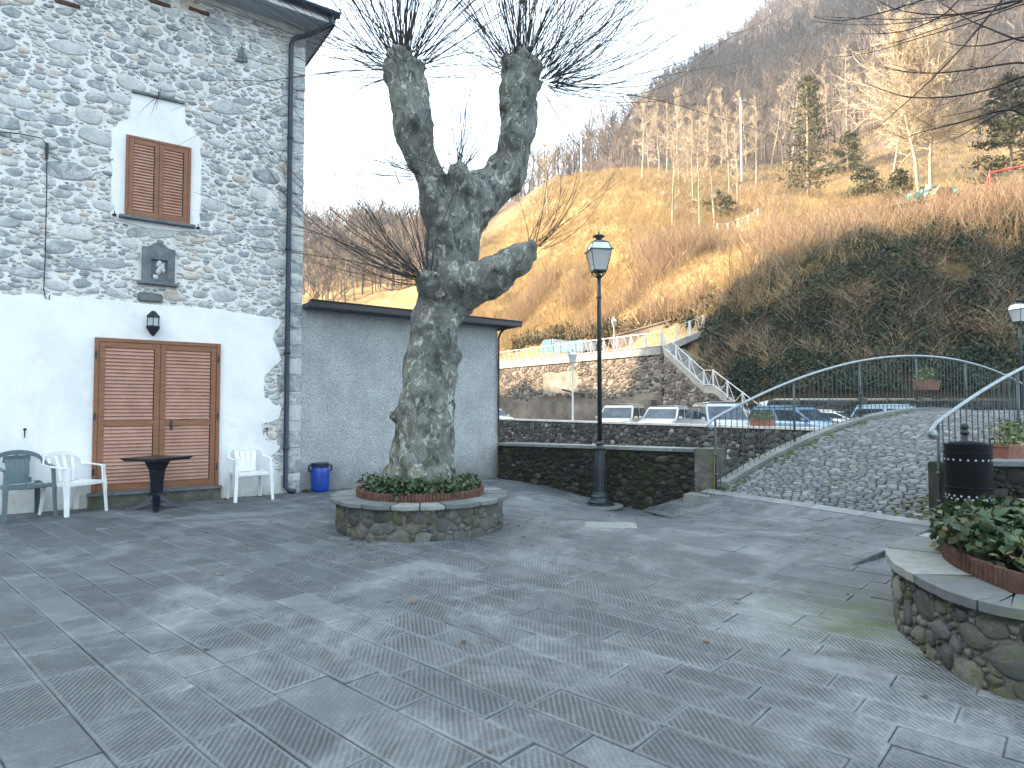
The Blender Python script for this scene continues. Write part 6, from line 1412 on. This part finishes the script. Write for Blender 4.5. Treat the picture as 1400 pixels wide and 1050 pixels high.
# ---------------------------------------------------------------- chairs, table, barrel
def chair(loc, rz, mat, label, kind):
    root = empty('plastic_chair', loc, rz, label=label, cat='chair', group='plastic garden chairs along the facade'); m = M[mat]
    def bd(mb, nm, **k): o = mb.build(nm, m, None, **k); o.parent = root; return o
    # local: +y is forward
    mb = MB(); n = 8; V = []
    for j in range(n + 1):
        for i in range(n + 1):
            x = -.225 + .45 * i / n; y = -.20 + .43 * j / n; k = 1 + .10 * (j / n); V.append((x * k, y, .425 - .018 * math.cos(x * 6) + .012 * (j / n) - (.02 if j == n else 0)))
    F = [(j * (n + 1) + i, j * (n + 1) + i + 1, (j + 1) * (n + 1) + i + 1, (j + 1) * (n + 1) + i) for j in range(n) for i in range(n)]
    mb.add(V + [(x, y, z - .022) for x, y, z in V], F + [tuple(q_ + (n + 1) ** 2 for q_ in f) for f in F]); mb.obox((-.235, .215, .385), Vector((.47, 0, 0)), Vector((0, .018, 0)), UPV * .045)
    for sx in (-1, 1): mb.obox((sx * .235 - .008, -.2, .385), Vector((.016, 0, 0)), Vector((sx * .02, .42, 0)), UPV * .045)
    bd(mb, 'seat', bevel=.003)
    # back: swept band from arm to arm
    bh = .80 if kind != 'green' else .83
    def rim(f):      # f 0..1 from left arm front to right arm front
        a = f * 2 - 1; s_ = 1 if a > 0 else -1; q_ = abs(a)
        if q_ > .5: k = (q_ - .5) / .5; return Vector((s_ * (.265 + .02 * math.sin(k * 3)), -.20 + .42 * k, .655 - .03 * k + (0 if kind != 'green' else .04 * (1 - k))))
        k = q_ / .5; an = k * math.pi / 2; return Vector((s_ * .265 * math.sin(an), -.20 - .10 * math.cos(an) * 1.0, bh - (bh - .655 - (0.04 if kind == 'green' else 0)) * (k ** (3.0 if kind != 'green' else 2.0))))
    mb = MB(); N = 40; V = []
    for i in range(N + 1):
        p = rim(i / N); q_ = rim(min(1, i / N + .01)); pr = rim(max(0, i / N - .01)); t = (q_ - pr).normalized(); o = Vector((t.y, -t.x, 0)).normalized(); a = abs(i / N * 2 - 1)
        flat = min(1, max(0, (a - .42) / .2)); wdt = .030
        # band cross-section turns from upright (back) to flat (arms)
        upv = (UPV * (1 - flat) + o * flat).normalized(); ov = t.cross(upv).normalized()
        for cu, cv in ((-1, -1), (1, -1), (1, 1), (-1, 1)): V.append(p + upv * cu * wdt + ov * cv * .007)
    mb.add(V, [(4 * i + j, 4 * i + (j + 1) % 4, 4 * i + 4 + (j + 1) % 4, 4 * i + 4 + j) for i in range(N) for j in range(4)] + [(0, 1, 2, 3), (4 * N, 4 * N + 3, 4 * N + 2, 4 * N + 1)]); bd(mb, 'armrest', bevel=.003)
    mb = MB()
    if kind == 'slat': cols_ = [(x, .021) for x in (-.15, -.05, .05, .15)]
    elif kind == 'fan': cols_ = [(x, .036) for x in (-.12, -.04, .04, .12)]
    else: cols_ = [(x, .0265) for x in (-.104, -.052, 0, .052, .104)]
    for x, hw in cols_:
        top = bh - (.02 if kind != 'green' else .03) - abs(x) * .25; V = []
        for k in range(7):
            f = k / 6; z = .42 + (top - .42) * f; y = -.20 - .10 * f + .02 * math.sin(f * 3.14) + abs(x) ** 2 * 1.1 * f; xx = x * (.85 + .25 * f)
            for sx, sy in ((-1, -1), (1, -1), (1, 1), (-1, 1)): V.append((xx + sx * hw, y + sy * .006, z))
        mb.add(V, [(4 * i + j, 4 * i + (j + 1) % 4, 4 * i + 4 + (j + 1) % 4, 4 * i + 4 + j) for i in range(6) for j in range(4)] + [(0, 1, 2, 3), (24, 27, 26, 25)])
    if kind != 'slat':
        mb.box((0, -.285 if kind == 'fan' else -.275, bh - .085), (.30, .012, .09), rot=Matrix.Rotation(R_(-12), 3, 'X'))
        mb.box((0, -.215, .46), (.30, .012, .07))
    bd(mb, 'backrest', bevel=.002)
    for sx in (-1, 1):
        for fr in (1, -1):
            mb = MB(); top = Vector((sx * .262, .20, .645)) if fr == 1 else Vector((sx * .235, -.205, .44)); ft = Vector((sx * .285, .255, 0)) if fr == 1 else Vector((sx * .255, -.275, 0)); V = []
            for k in range(6):
                f = k / 5; p = top.lerp(ft, f); wt = .030 * (1 - .4 * f) + (.016 if .25 < f < .5 and fr == 1 else 0)
                for cx, cy in ((-1, -1), (1, -1), (1, 1), (-1, 1)): V.append(p + Vector((cx * .011, cy * wt, 0)))
                
            mb.add(V, [(4 * i + j, 4 * i + (j + 1) % 4, 4 * i + 4 + (j + 1) % 4, 4 * i + 4 + j) for i in range(5) for j in range(4)] + [(0, 1, 2, 3), (20, 23, 22, 21)])
            V = []
            for k in range(6):
                f = k / 5; p = top.lerp(ft, f) + Vector((-sx * .008, 0, 0)); wt = .026 * (1 - .35 * f); yy = (.030 * (1 - .4 * f)) * fr
                for cx, cy in ((-1, -1), (1, -1), (1, 1), (-1, 1)): V.append(p + Vector((cx * wt * .8 - sx * .012, yy + cy * .005, 0)))
            mb.add(V, [(4 * i + j, 4 * i + (j + 1) % 4, 4 * i + 4 + (j + 1) % 4, 4 * i + 4 + j) for i in range(5) for j in range(4)] + [(0, 1, 2, 3), (20, 23, 22, 21)]); bd(mb, 'leg', bevel=.002)
face = math.atan2(w1.y, w1.x) - math.pi / 2
def gnd(u, v): p = GP(u, v); return Vector((p.x, p.y, plaza_z(p.x, p.y) + .001))
def by_wall(u, out):
    s_ = (u - 700) / FPX; o = H(0, 0, out); t = (o.x - s_ * o.y) / (d1.x - s_ * d1.y); p = H(t, 0, out); return Vector((p.x, p.y, .001))
chair(by_wall(36, .44), face + .34, 'chair_green', 'dark green plastic armchair with a solid rounded back, leftmost by the white wall', 'green')
chair(by_wall(104, .42), face + .62, 'chair_white', 'white plastic armchair with an open slatted back, between green chair and door', 'slat')
chair(by_wall(343, .42), face + .05, 'chair_white', 'white plastic armchair with a fan-shaped back, alone right of the shuttered door', 'fan')
def table():
    c = by_wall(217, .62); root = empty('cafe_table', c, face + R_(38), label='small dark blue square pedestal table in front of the shuttered door', cat='table'); m = M['table_blue']
    def bd(mb, nm, **k): o = mb.build(nm, m, None, **k); o.parent = root
    mb = MB(); mb.box((0, 0, .715), (.64, .64, .022)); mb.box((0, 0, .695), (.60, .60, .022)); bd(mb, 'tabletop', bevel=.004)
    mb = MB(); mb.lathe([(.22, .683), (.16, .66), (.105, .55), (.085, .40), (.08, .22), (.10, .14), (.12, .10), (.001, .09)], n=4, rot=math.pi / 4); bd(mb, 'pedestal', bevel=.006)
    for k in range(4):
        a = R_(45 + 90 * k); d = Vector((math.cos(a), math.sin(a), 0)); s_ = Vector((-d.y, d.x, 0)); V = []
        for f, z, wd in ((.05, .20, .05), (.14, .12, .048), (.26, .055, .042), (.38, .035, .034), (.40, .02, .03)):
            p = d * f
            for q_, zz in ((-1, 0), (1, 0), (1, 1), (-1, 1)): V.append(p + s_ * wd * q_ * (1 if zz == 0 else .7) + UPV * (z if zz else max(0.002, z - .07)))
        mb = MB(); mb.add(V, [(4 * i + j, 4 * i + (j + 1) % 4, 4 * i + 4 + (j + 1) % 4, 4 * i + 4 + j) for i in range(4) for j in range(4)] + [(0, 1, 2, 3), (16, 19, 18, 17)]); bd(mb, 'foot', bevel=.004)
table()
def barrel():
    c = gnd(437, 671.5); c = c + w1 * .02; root = empty('plastic_barrel', c, label='blue plastic barrel with a dark lid and side handles, against the grey annex', cat='barrel')
    mb = MB(); mb.lathe([(.125, 0), (.142, .02), (.15, .08), (.155, .2), (.155, .32), (.145, .40), (.135, .42)], c, n=28); mb.build('body', M['barrel'], root, smooth=True)
    mb = MB(); mb.lathe([(.138, .415), (.150, .42), (.152, .475), (.14, .485), (.001, .487)], c, n=28); mb.build('lid', plain('barrel_lid', (.012, .022, .045), rough=.35), root, smooth=False)
    for s_ in (-1, 1): mb = MB(); a = c + d1 * s_ * .15; mb.tube([a + UPV * .45, a + d1 * s_ * .045 + UPV * .43, a + d1 * s_ * .05 + UPV * .36, a + UPV * .33], .011, 6); mb.build('handle', M['black_plastic'], root)
barrel()
mb = MB(); c = gnd(420, 673)
for k in range(5): mb.lathe([(.03, 0), (.035, .02), (.02, .045), (.001, .05)], c + V2(random.uniform(-.06, .06), random.uniform(-.03, .03)), n=7)
tag(mb.build('debris', M['terracotta']), 'small heap of broken brown rubble left of the blue barrel', 'rubble')
mb = MB(); c = GP(830, 719.5, -.03); c.z = plaza_z(c.x, c.y) + .004
mb.obox(c - V2(.3, .2), V2(.62, -.06), V2(.06, .40), UPV * .012, r=.9); tag(mb.build('drain_cover', M['cap_stone'], bevel=.004), 'pale rectangular slab set in the paving below the tall lamp post', 'drain cover')

# ---------------------------------------------------------------- cars
def car_paint(name, c): 
    m, t, b = newmat(name); b.inputs['Base Color'].default_value = (*c, 1); b.inputs['Roughness'].default_value = .3; b.inputs['Coat Weight'].default_value = .6; b.inputs['Metallic'].default_value = .15; return m
M['glass'] = plain('car_glass', (.045, .065, .085), rough=.07, var=.5, scale=2.2, bump=0, spec=.6)
M['tyre'] = plain('tyre_rubber', (.02, .02, .02), rough=.8)
M['rim'] = plain('wheel_rim', (.45, .46, .48), rough=.35, metal=.7)
def car(loc, rz, paint, label, L=4.1, W=1.72, Hh=1.50, kind='hatch'):
    root = empty('parked_car', loc, rz, label=label, cat='car', group='cars parked beyond the river wall'); hw = W / 2
    def bd(mb, nm, m, par=None, **k): o = mb.build(nm, m, None, **k); o.parent = par or root; return o
    hood = .92 if kind != 'van' else 1.02
    # +x is the front. lower body: stations (x, zbottom, ztop, halfwidth)
    st = [(-.5, .42, .80, .80), (-.485, .30, .93, .92), (-.40, .24, 1.0, .98), (-.15, .22, .97, 1.0), (.10, .22, .96, 1.0), (.24, .22, .94, .99), (.40, .24, hood - .07, .95), (.475, .32, hood - .17, .88), (.5, .42, hood - .33, .76)]
    V = []; K = 10
    for x, zb, zt, w_ in st:
        h_ = hw * w_
        for px, pz in ((-.86, zb), (-1, zb + .10), (-1.0, (zb + zt) / 2), (-.97, zt - .10), (-.88, zt), (.88, zt), (.97, zt - .10), (1.0, (zb + zt) / 2), (1, zb + .10), (.86, zb)): V.append((x * L, px * h_, pz))
    n = len(st); mb = MB(); mb.add(V, [(K * i + j, K * i + (j + 1) % K, K * i + K + (j + 1) % K, K * i + K + j) for i in range(n - 1) for j in range(K)] + [tuple(range(K)), tuple(reversed(range((n - 1) * K, n * K)))])
    bd(mb, 'body', paint, smooth=True, bevel=0)
    # greenhouse
    rr, rf = (-.47, -.40), (.05, .24)
    if kind == 'van': rr, rf = (-.49, -.455), (.14, .33)
    if kind == 'sedan': rr, rf = (-.40, -.24), (.03, .23)
    tb = hw * .93; tt = hw * .80; zb, zt = .93, Hh
    P = {}
    for nm, x, z, w_ in (('rb', rr[0], zb, tb), ('rt', rr[1], zt - .03, tt), ('ft', rf[0], zt - .03, tt), ('fb', rf[1], zb, tb)):
        for s_ in (-1, 1): P[nm, s_] = Vector((x * L, s_ * w_, z))
    V = [P['rb', -1], P['fb', -1], P['fb', 1], P['rb', 1], P['rt', -1], P['ft', -1], P['ft', 1], P['rt', 1]]
    mb = MB(); mb.add([v * 1 for v in V], [(0, 1, 5, 4), (1, 2, 6, 5), (2, 3, 7, 6), (3, 0, 4, 7), (4, 5, 6, 7)]); bd(mb, 'cabin', paint, bevel=.045)
    def pane(nm, a, b, c_, d, ins=.07):
        c_, d = c_.lerp(b, .17), d.lerp(a, .17)
        cen = (a + b + c_ + d) / 4; nrm = (b - a).cross(c_ - a).normalized(); nrm = nrm if nrm.dot(cen - Vector((0, 0, 1.1))) > 0 else -nrm
        q_ = []
        for p in (a, b, c_, d): v = cen - p; q_.append(p + v.normalized() * ins * 1.3 + nrm * .004)
        mb = MB(); mb.prism(q_, nrm * .008); bd(mb, nm, M['glass'])
    pane('windscreen', P['fb', -1], P['fb', 1], P['ft', 1], P['ft', -1], .055); pane('rear_window', P['rb', -1], P['rb', 1], P['rt', 1], P['rt', -1])
    for s_ in (-1, 1):
        m0 = P['rb', s_].lerp(P['fb', s_], .5); m1 = P['rt', s_].lerp(P['ft', s_], .5)
        pane('side_window', P['fb', s_], m0 + Vector((.02, 0, 0)), m1 + Vector((.02, 0, 0)), P['ft', s_], .05); pane('side_window', m0, P['rb', s_], P['rt', s_], m1, .05)
    mb = MB(); V = []
    for i in range(9):
        x = (rr[1] - .004) * L + (rf[0] - rr[1] + .008) * L * i / 8
        for j in range(9): y = -tt + 2 * tt * j / 8; V.append((x, y, zt - .03 + .075 * (1 - (y / tt) ** 4) * (.6 + .4 * math.sin(math.pi * i / 8)) + .003))
    mb.add(V, [(9 * i + j, 9 * i + j + 1, 9 * i + 10 + j, 9 * i + 9 + j) for i in range(8) for j in range(8)]); bd(mb, 'roof', paint, smooth=True)
    for s_ in (-1, 1):
        mb = MB(); mb.box((rf[1] * L - .22, s_ * (hw + .06), .99), (.10, .17, .12), taper=.85); bd(mb, 'mirror', paint, bevel=.02)
        mb = MB(); mb.box((L * .472, s_ * hw * .66, hood - .27), (.16, .34, .15), taper=.8); bd(mb, 'headlight', M['lglass'], bevel=.02)
        mb = MB(); mb.box((-L * .487, s_ * hw * .72, .80), (.06, .18, .30)); bd(mb, 'tail_light', plain('tail_red', (.3, .01, .01), rough=.2) if s_ < 0 and 'tail_red' not in bpy.data.materials else bpy.data.materials['tail_red'], bevel=.01)
        for fx in (.30, -.30):
            mb = MB(); c = Vector((fx * L, s_ * (hw - .10), .31)); ax = Vector((0, 1, 0)); V = []
            for yy, r in ((-.1, .25), (-.09, .30), (.09, .30), (.1, .25)): 
                for k in range(20): a = 2 * math.pi * k / 20; V.append(c + Vector((math.cos(a) * r, yy, math.sin(a) * r)))
            mb.add(V, [(20 * i + j, 20 * i + (j + 1) % 20, 20 * i + 20 + (j + 1) % 20, 20 * i + 20 + j) for i in range(3) for j in range(20)] + [tuple(range(20)), tuple(reversed(range(60, 80)))]); wh = bd(mb, 'wheel', M['tyre'], smooth=False)
            mb = MB(); mb.tube([c + Vector((0, s_ * .095, 0)), c + Vector((0, s_ * .108, 0))], [.19, .15], 16); bd(mb, 'rim', M['rim'], wh)
    mb = MB(); mb.box((L * .5, 0, .60), (.04, W * .42, .14)); bd(mb, 'grille', M['black_plastic'], bevel=.01)
    mb = MB(); mb.box((L * .502, 0, .42), (.04, .50, .11)); bd(mb, 'number_plate', M['chair_white'])
    return root
def aim(u, off):       # heading: towards the camera, turned by off degrees
    return math.atan2(-1, -((u - 700) / FPX)) + R_(off)
white = car_paint('white_paint', (.62, .62, .60)); cream = car_paint('cream_paint', (.60, .52, .42)); silver = car_paint('silver_paint', (.42, .46, .48)); blue = car_paint('blue_paint', (.16, .25, .36)); lblue = car_paint('pale_blue_paint', (.36, .48, .58))
for u, Y, off, pt, L, W, Hh, kd, lb in (
    (672, 41.0, 30, white, 3.7, 1.6, 1.42, 'hatch', 'white car almost hidden behind the annex corner, leftmost of the parked cars'),
    (850, 31.0, -14, cream, 3.9, 1.75, 1.60, 'van', 'pale beige boxy car facing the river, just right of the tall dark lamp post'),
    (909, 30.0, -16, white, 4.1, 1.75, 1.52, 'hatch', 'white hatchback facing the river, between the beige car and the silver people carrier'),
    (984, 27.5, 14, silver, 4.3, 1.82, 1.66, 'van', 'tall silver people carrier parked behind the end of the bridge railing'),
    (1092, 25.2, 58, blue, 4.0, 1.72, 1.50, 'hatch', 'dark blue hatchback seen from the side through the bridge railing, bonnet to the right'),
    (1141, 30.5, 70, white, 4.0, 1.7, 1.32, 'sedan', 'white car mostly hidden behind the dark blue hatchback'),
    (1240, 26.5, 80, lblue, 4.3, 1.72, 1.55, 'hatch', 'pale blue car with only its roof showing over the crest of the bridge')):
    p = AT(u, 560, Y); car((p.x, p.y, .0), aim(u, off), pt, lb, L, W, Hh, kd)
# truck on the upper road
def truck():
    p = AT(780, 470, 56.2); a = math.atan2(RU.y, RU.x); root = empty('flatbed_truck', (p.x, p.y, ROADZ + .03), a + R_(6), label='small flatbed truck with blue side boards on the upper road', cat='truck')
    def bd(mb, nm, m, par=None, **k): o = mb.build(nm, m, None, **k); o.parent = par or root; return o
    tb = plain('truck_blue', (.05, .17, .26), rough=.5); tw = plain('truck_white', (.72, .72, .72), rough=.5)
    mb = MB(); mb.obox((-2.6, -1.0, .62), Vector((5.2, 0, 0)), Vector((0, 2.0, 0)), UPV * .12); bd(mb, 'chassis', M['iron'])
    mb = MB(); V = [(1.35, -.95, .55), (2.75, -.95, .55), (2.75, -.95, 1.25), (2.45, -.88, 2.05), (1.35, -.88, 2.05)]; mb.prism([Vector(v) for v in V], Vector((0, 1.9, 0))); bd(mb, 'cab', tb, bevel=.04)
    mb = MB(); mb.prism([Vector((2.76, -.8, 1.28)), Vector((2.76, .8, 1.28)), Vector((2.5, .75, 1.95)), Vector((2.5, -.75, 1.95))], Vector((.02, 0, .005))); bd(mb, 'windscreen', M['glass'])
    for s_ in (-1, 1):
        mb = MB(); mb.box((2.0, s_ * .955, 1.62), (.85, .02, .5)); bd(mb, 'side_window', M['glass'])
        mb = MB(); mb.box((-.65, s_ * 1.0, 1.22), (3.85, .05, .95))
        for k in range(5): mb.box((-2.45 + k * .9, s_ * 1.035, 1.22), (.07, .04, .98))
        bd(mb, 'side_board', tb)
    mb = MB(); mb.box((-2.6, 0, 1.15), (.05, 1.95, .80)); bd(mb, 'tailboard', tw)
    mb = MB(); mb.box((1.28, 0, 1.4), (.06, 1.95, 1.3)); mb.box((-2.6, 0, 1.68), (.06, 1.95, .05)); mb.box((-2.6, -.95, 1.4), (.06, .06, .6)); mb.box((-2.6, .95, 1.4), (.06, .06, .6)); bd(mb, 'headboard', tw)
    mb = MB(); mb.box((-2.64, .75, .78), (.04, .3, .12)); mb.box((-2.64, -.75, .78), (.04, .3, .12)); bd(mb, 'tail_light', bpy.data.materials['tail_red'])
    for fx in (1.9, -1.6):
        for s_ in (-1, 1):
            mb = MB(); mb.tube([(fx, s_ * .72, .4), (fx, s_ * .98, .4)], .4, 18); wh = bd(mb, 'wheel', M['tyre']); mb = MB(); mb.tube([(fx, s_ * .97, .4), (fx, s_ * .99, .4)], .2, 12); bd(mb, 'rim', M['rim'], wh)
truck()

# ---------------------------------------------------------------- things on the hillside
def util_pole(u, Y, h, label, arm=True):
    b = Vector(on_hill(u, Y)); root = empty('utility_pole', b, label=label, cat='utility pole')
    mb = MB(); mb.tube([b - UPV * .3, b + UPV * h], [.16, .10], 8); mb.build('pole', M['lamp_light'], root)
    if arm:
        mb = MB(); mb.obox(b + Vector((-.9, -.06, h - .5)), Vector((1.8, 0, 0)), Vector((0, .12, 0)), UPV * .14); mb.build('crossarm', M['concrete'], root)
        for k in (-.75, 0, .75): mb = MB(); mb.lathe([(.06, 0), (.09, .1), (.05, .25)], b + Vector((k, 0, h - .36)), n=8); mb.build('insulator', M['concrete'], root)
util_pole(1018, 92, 12.3, 'pale concrete utility pole with a crossarm, rising above the bare trees')
util_pole(796, 97, 6.3, 'short pale pole on the skyline at the top of the meadow', False)
def swing():
    a = Vector(on_hill(1362, 40)); b = Vector(on_hill(1420, 39)); a.z -= .1; b.z -= .1; root = empty('red_frame', a, label='red tubular frame with sloping legs on top of the bank at the right edge', cat='frame')
    red = plain('red_paint', (.50, .045, .04), rough=.5); zt = 2.9; mb = MB(); mb.tube([a + UPV * zt, b + UPV * (zt + .25)], .05, 6); mb.build('top_bar', red, root)
    for p, z_ in ((a, zt), (b, zt + .25)):
        for s_ in (-1, 1): mb = MB(); mb.tube([p + UPV * z_, p + Vector((-.45, s_ * .7, 0))], .045, 6); mb.build('leg', red, root)
swing()
p = Vector(on_hill(1252, 42)); mb = MB(); mb.obox(p + Vector((-1.4, 0, 1.7)), Vector((2.9, -.2, .42)), Vector((.1, .9, 0)), UPV * .09)
for k in (-1.2, 1.2): mb.tube([p + Vector((k, .3, -.2)), p + Vector((k, .3, 1.9 + k * .12))], .04, 5)
tag(mb.build('wooden_platform', M['shoot_dark']), 'dark tilted plank platform on the bank top, left of the teal sheet', 'platform')
p = Vector(on_hill(1284, 43)); V, F = leaf_mesh(np.array(p)[None] + rng.normal(0, 1, (160, 3)) * np.array([.75, .3, .22]) + np.array([[0, 0, 2.2]]), .24, aspect=.8)
tag(np_mesh('crumpled_sheet', V, F, rng.random(160), plain('teal_sheet', (.10, .34, .33), rough=.5)), 'crumpled teal sheet lying on the bank top in front of the bright tree', 'plastic sheet')
p = Vector(on_hill(1300, 41.5)); mb = MB(); mb.prism([p + Vector((-.7, 0, 1.6)), p + Vector((.6, 0, 1.6)), p + Vector((.35, 0, 2.1)), p + Vector((-.4, 0, 2.1))], Vector((.1, 1.0, .1))); mb.obox(p + Vector((-.6, .05, -.2)), Vector((1.1, 0, 0)), Vector((0, .9, 0)), UPV * 1.8)
tag(mb.build('small_hut', plain('tan_boards', (.33, .17, .09), rough=.9)), 'tiny tan wooden hut among the scrub, right of the dark platform', 'hut')
E = [Vector(on_hill(u, 62)) for u in (984, 998, 1012, 1026, 1040)]; root = empty('hillside_fence', E[2], label='short white braced fence alone in the dry grass, above the ivy bank', cat='fence')
for i, q_ in enumerate(E):
    q0 = V2(q_.x, q_.y); post(root, q0, q_.z, 1.0, M['white_rail'])
    if i < 4: brace_panel(root, q0, V2(E[i + 1].x, E[i + 1].y), q_.z, E[i + 1].z, 1.0, M['white_rail'])

P = []
for _ in range(150):
    k = rng.integers(0, 4)
    if k == 0: a = rng.uniform(0, 6.28); r = 1.05 + abs(rng.normal(0, .3)); x, y = TC.x + r * math.cos(a), TC.y + r * math.sin(a)
    elif k == 1: q_ = by_wall(rng.uniform(20, 395), .04 + abs(rng.normal(0, .12))); x, y = q_.x, q_.y
    elif k == 2: q_ = PA.lerp(PB, rng.uniform(.05, .9)) - PN * (.05 + abs(rng.normal(0, .15))); x, y = q_.x, q_.y
    else: x, y = rng.uniform(-3, 3), rng.uniform(2.5, 10)
    P.append((x, y, plaza_z(x, y) + .008))
V, F = leaf_mesh(np.array(P), .024, np.tile([[0, 0, 5.]], (len(P), 1)), aspect=.7); tag(np_mesh('fallen_leaves', V, F, rng.random(len(P)), G('dead_leaf', [(0, (.06, .035, .02)), (1, (.20, .13, .07))], use='rnd', bump=0), kind='stuff'), 'small dead leaves lying on the paving', 'leaves')

# ---------------------------------------------------------------- haze in the valley air
def haze():
    m = bpy.data.materials.new('haze'); m.use_nodes = True; t = m.node_tree; t.nodes.clear(); o = t.nodes.new('ShaderNodeOutputMaterial'); v = t.nodes.new('ShaderNodeVolumePrincipled')
    v.inputs['Color'].default_value = (.86, .92, 1, 1); v.inputs['Density'].default_value = HAZE; v.inputs['Anisotropy'].default_value = .35; t.links.new(v.outputs[0], o.inputs['Volume'])
    mb = MB(); mb.obox((-960, -960, -4.8), Vector((1920, 0, 0)), Vector((0, 2420, 0)), UPV * 470); mb.build('haze', m, kind='stuff')
HAZE = .0005
haze()
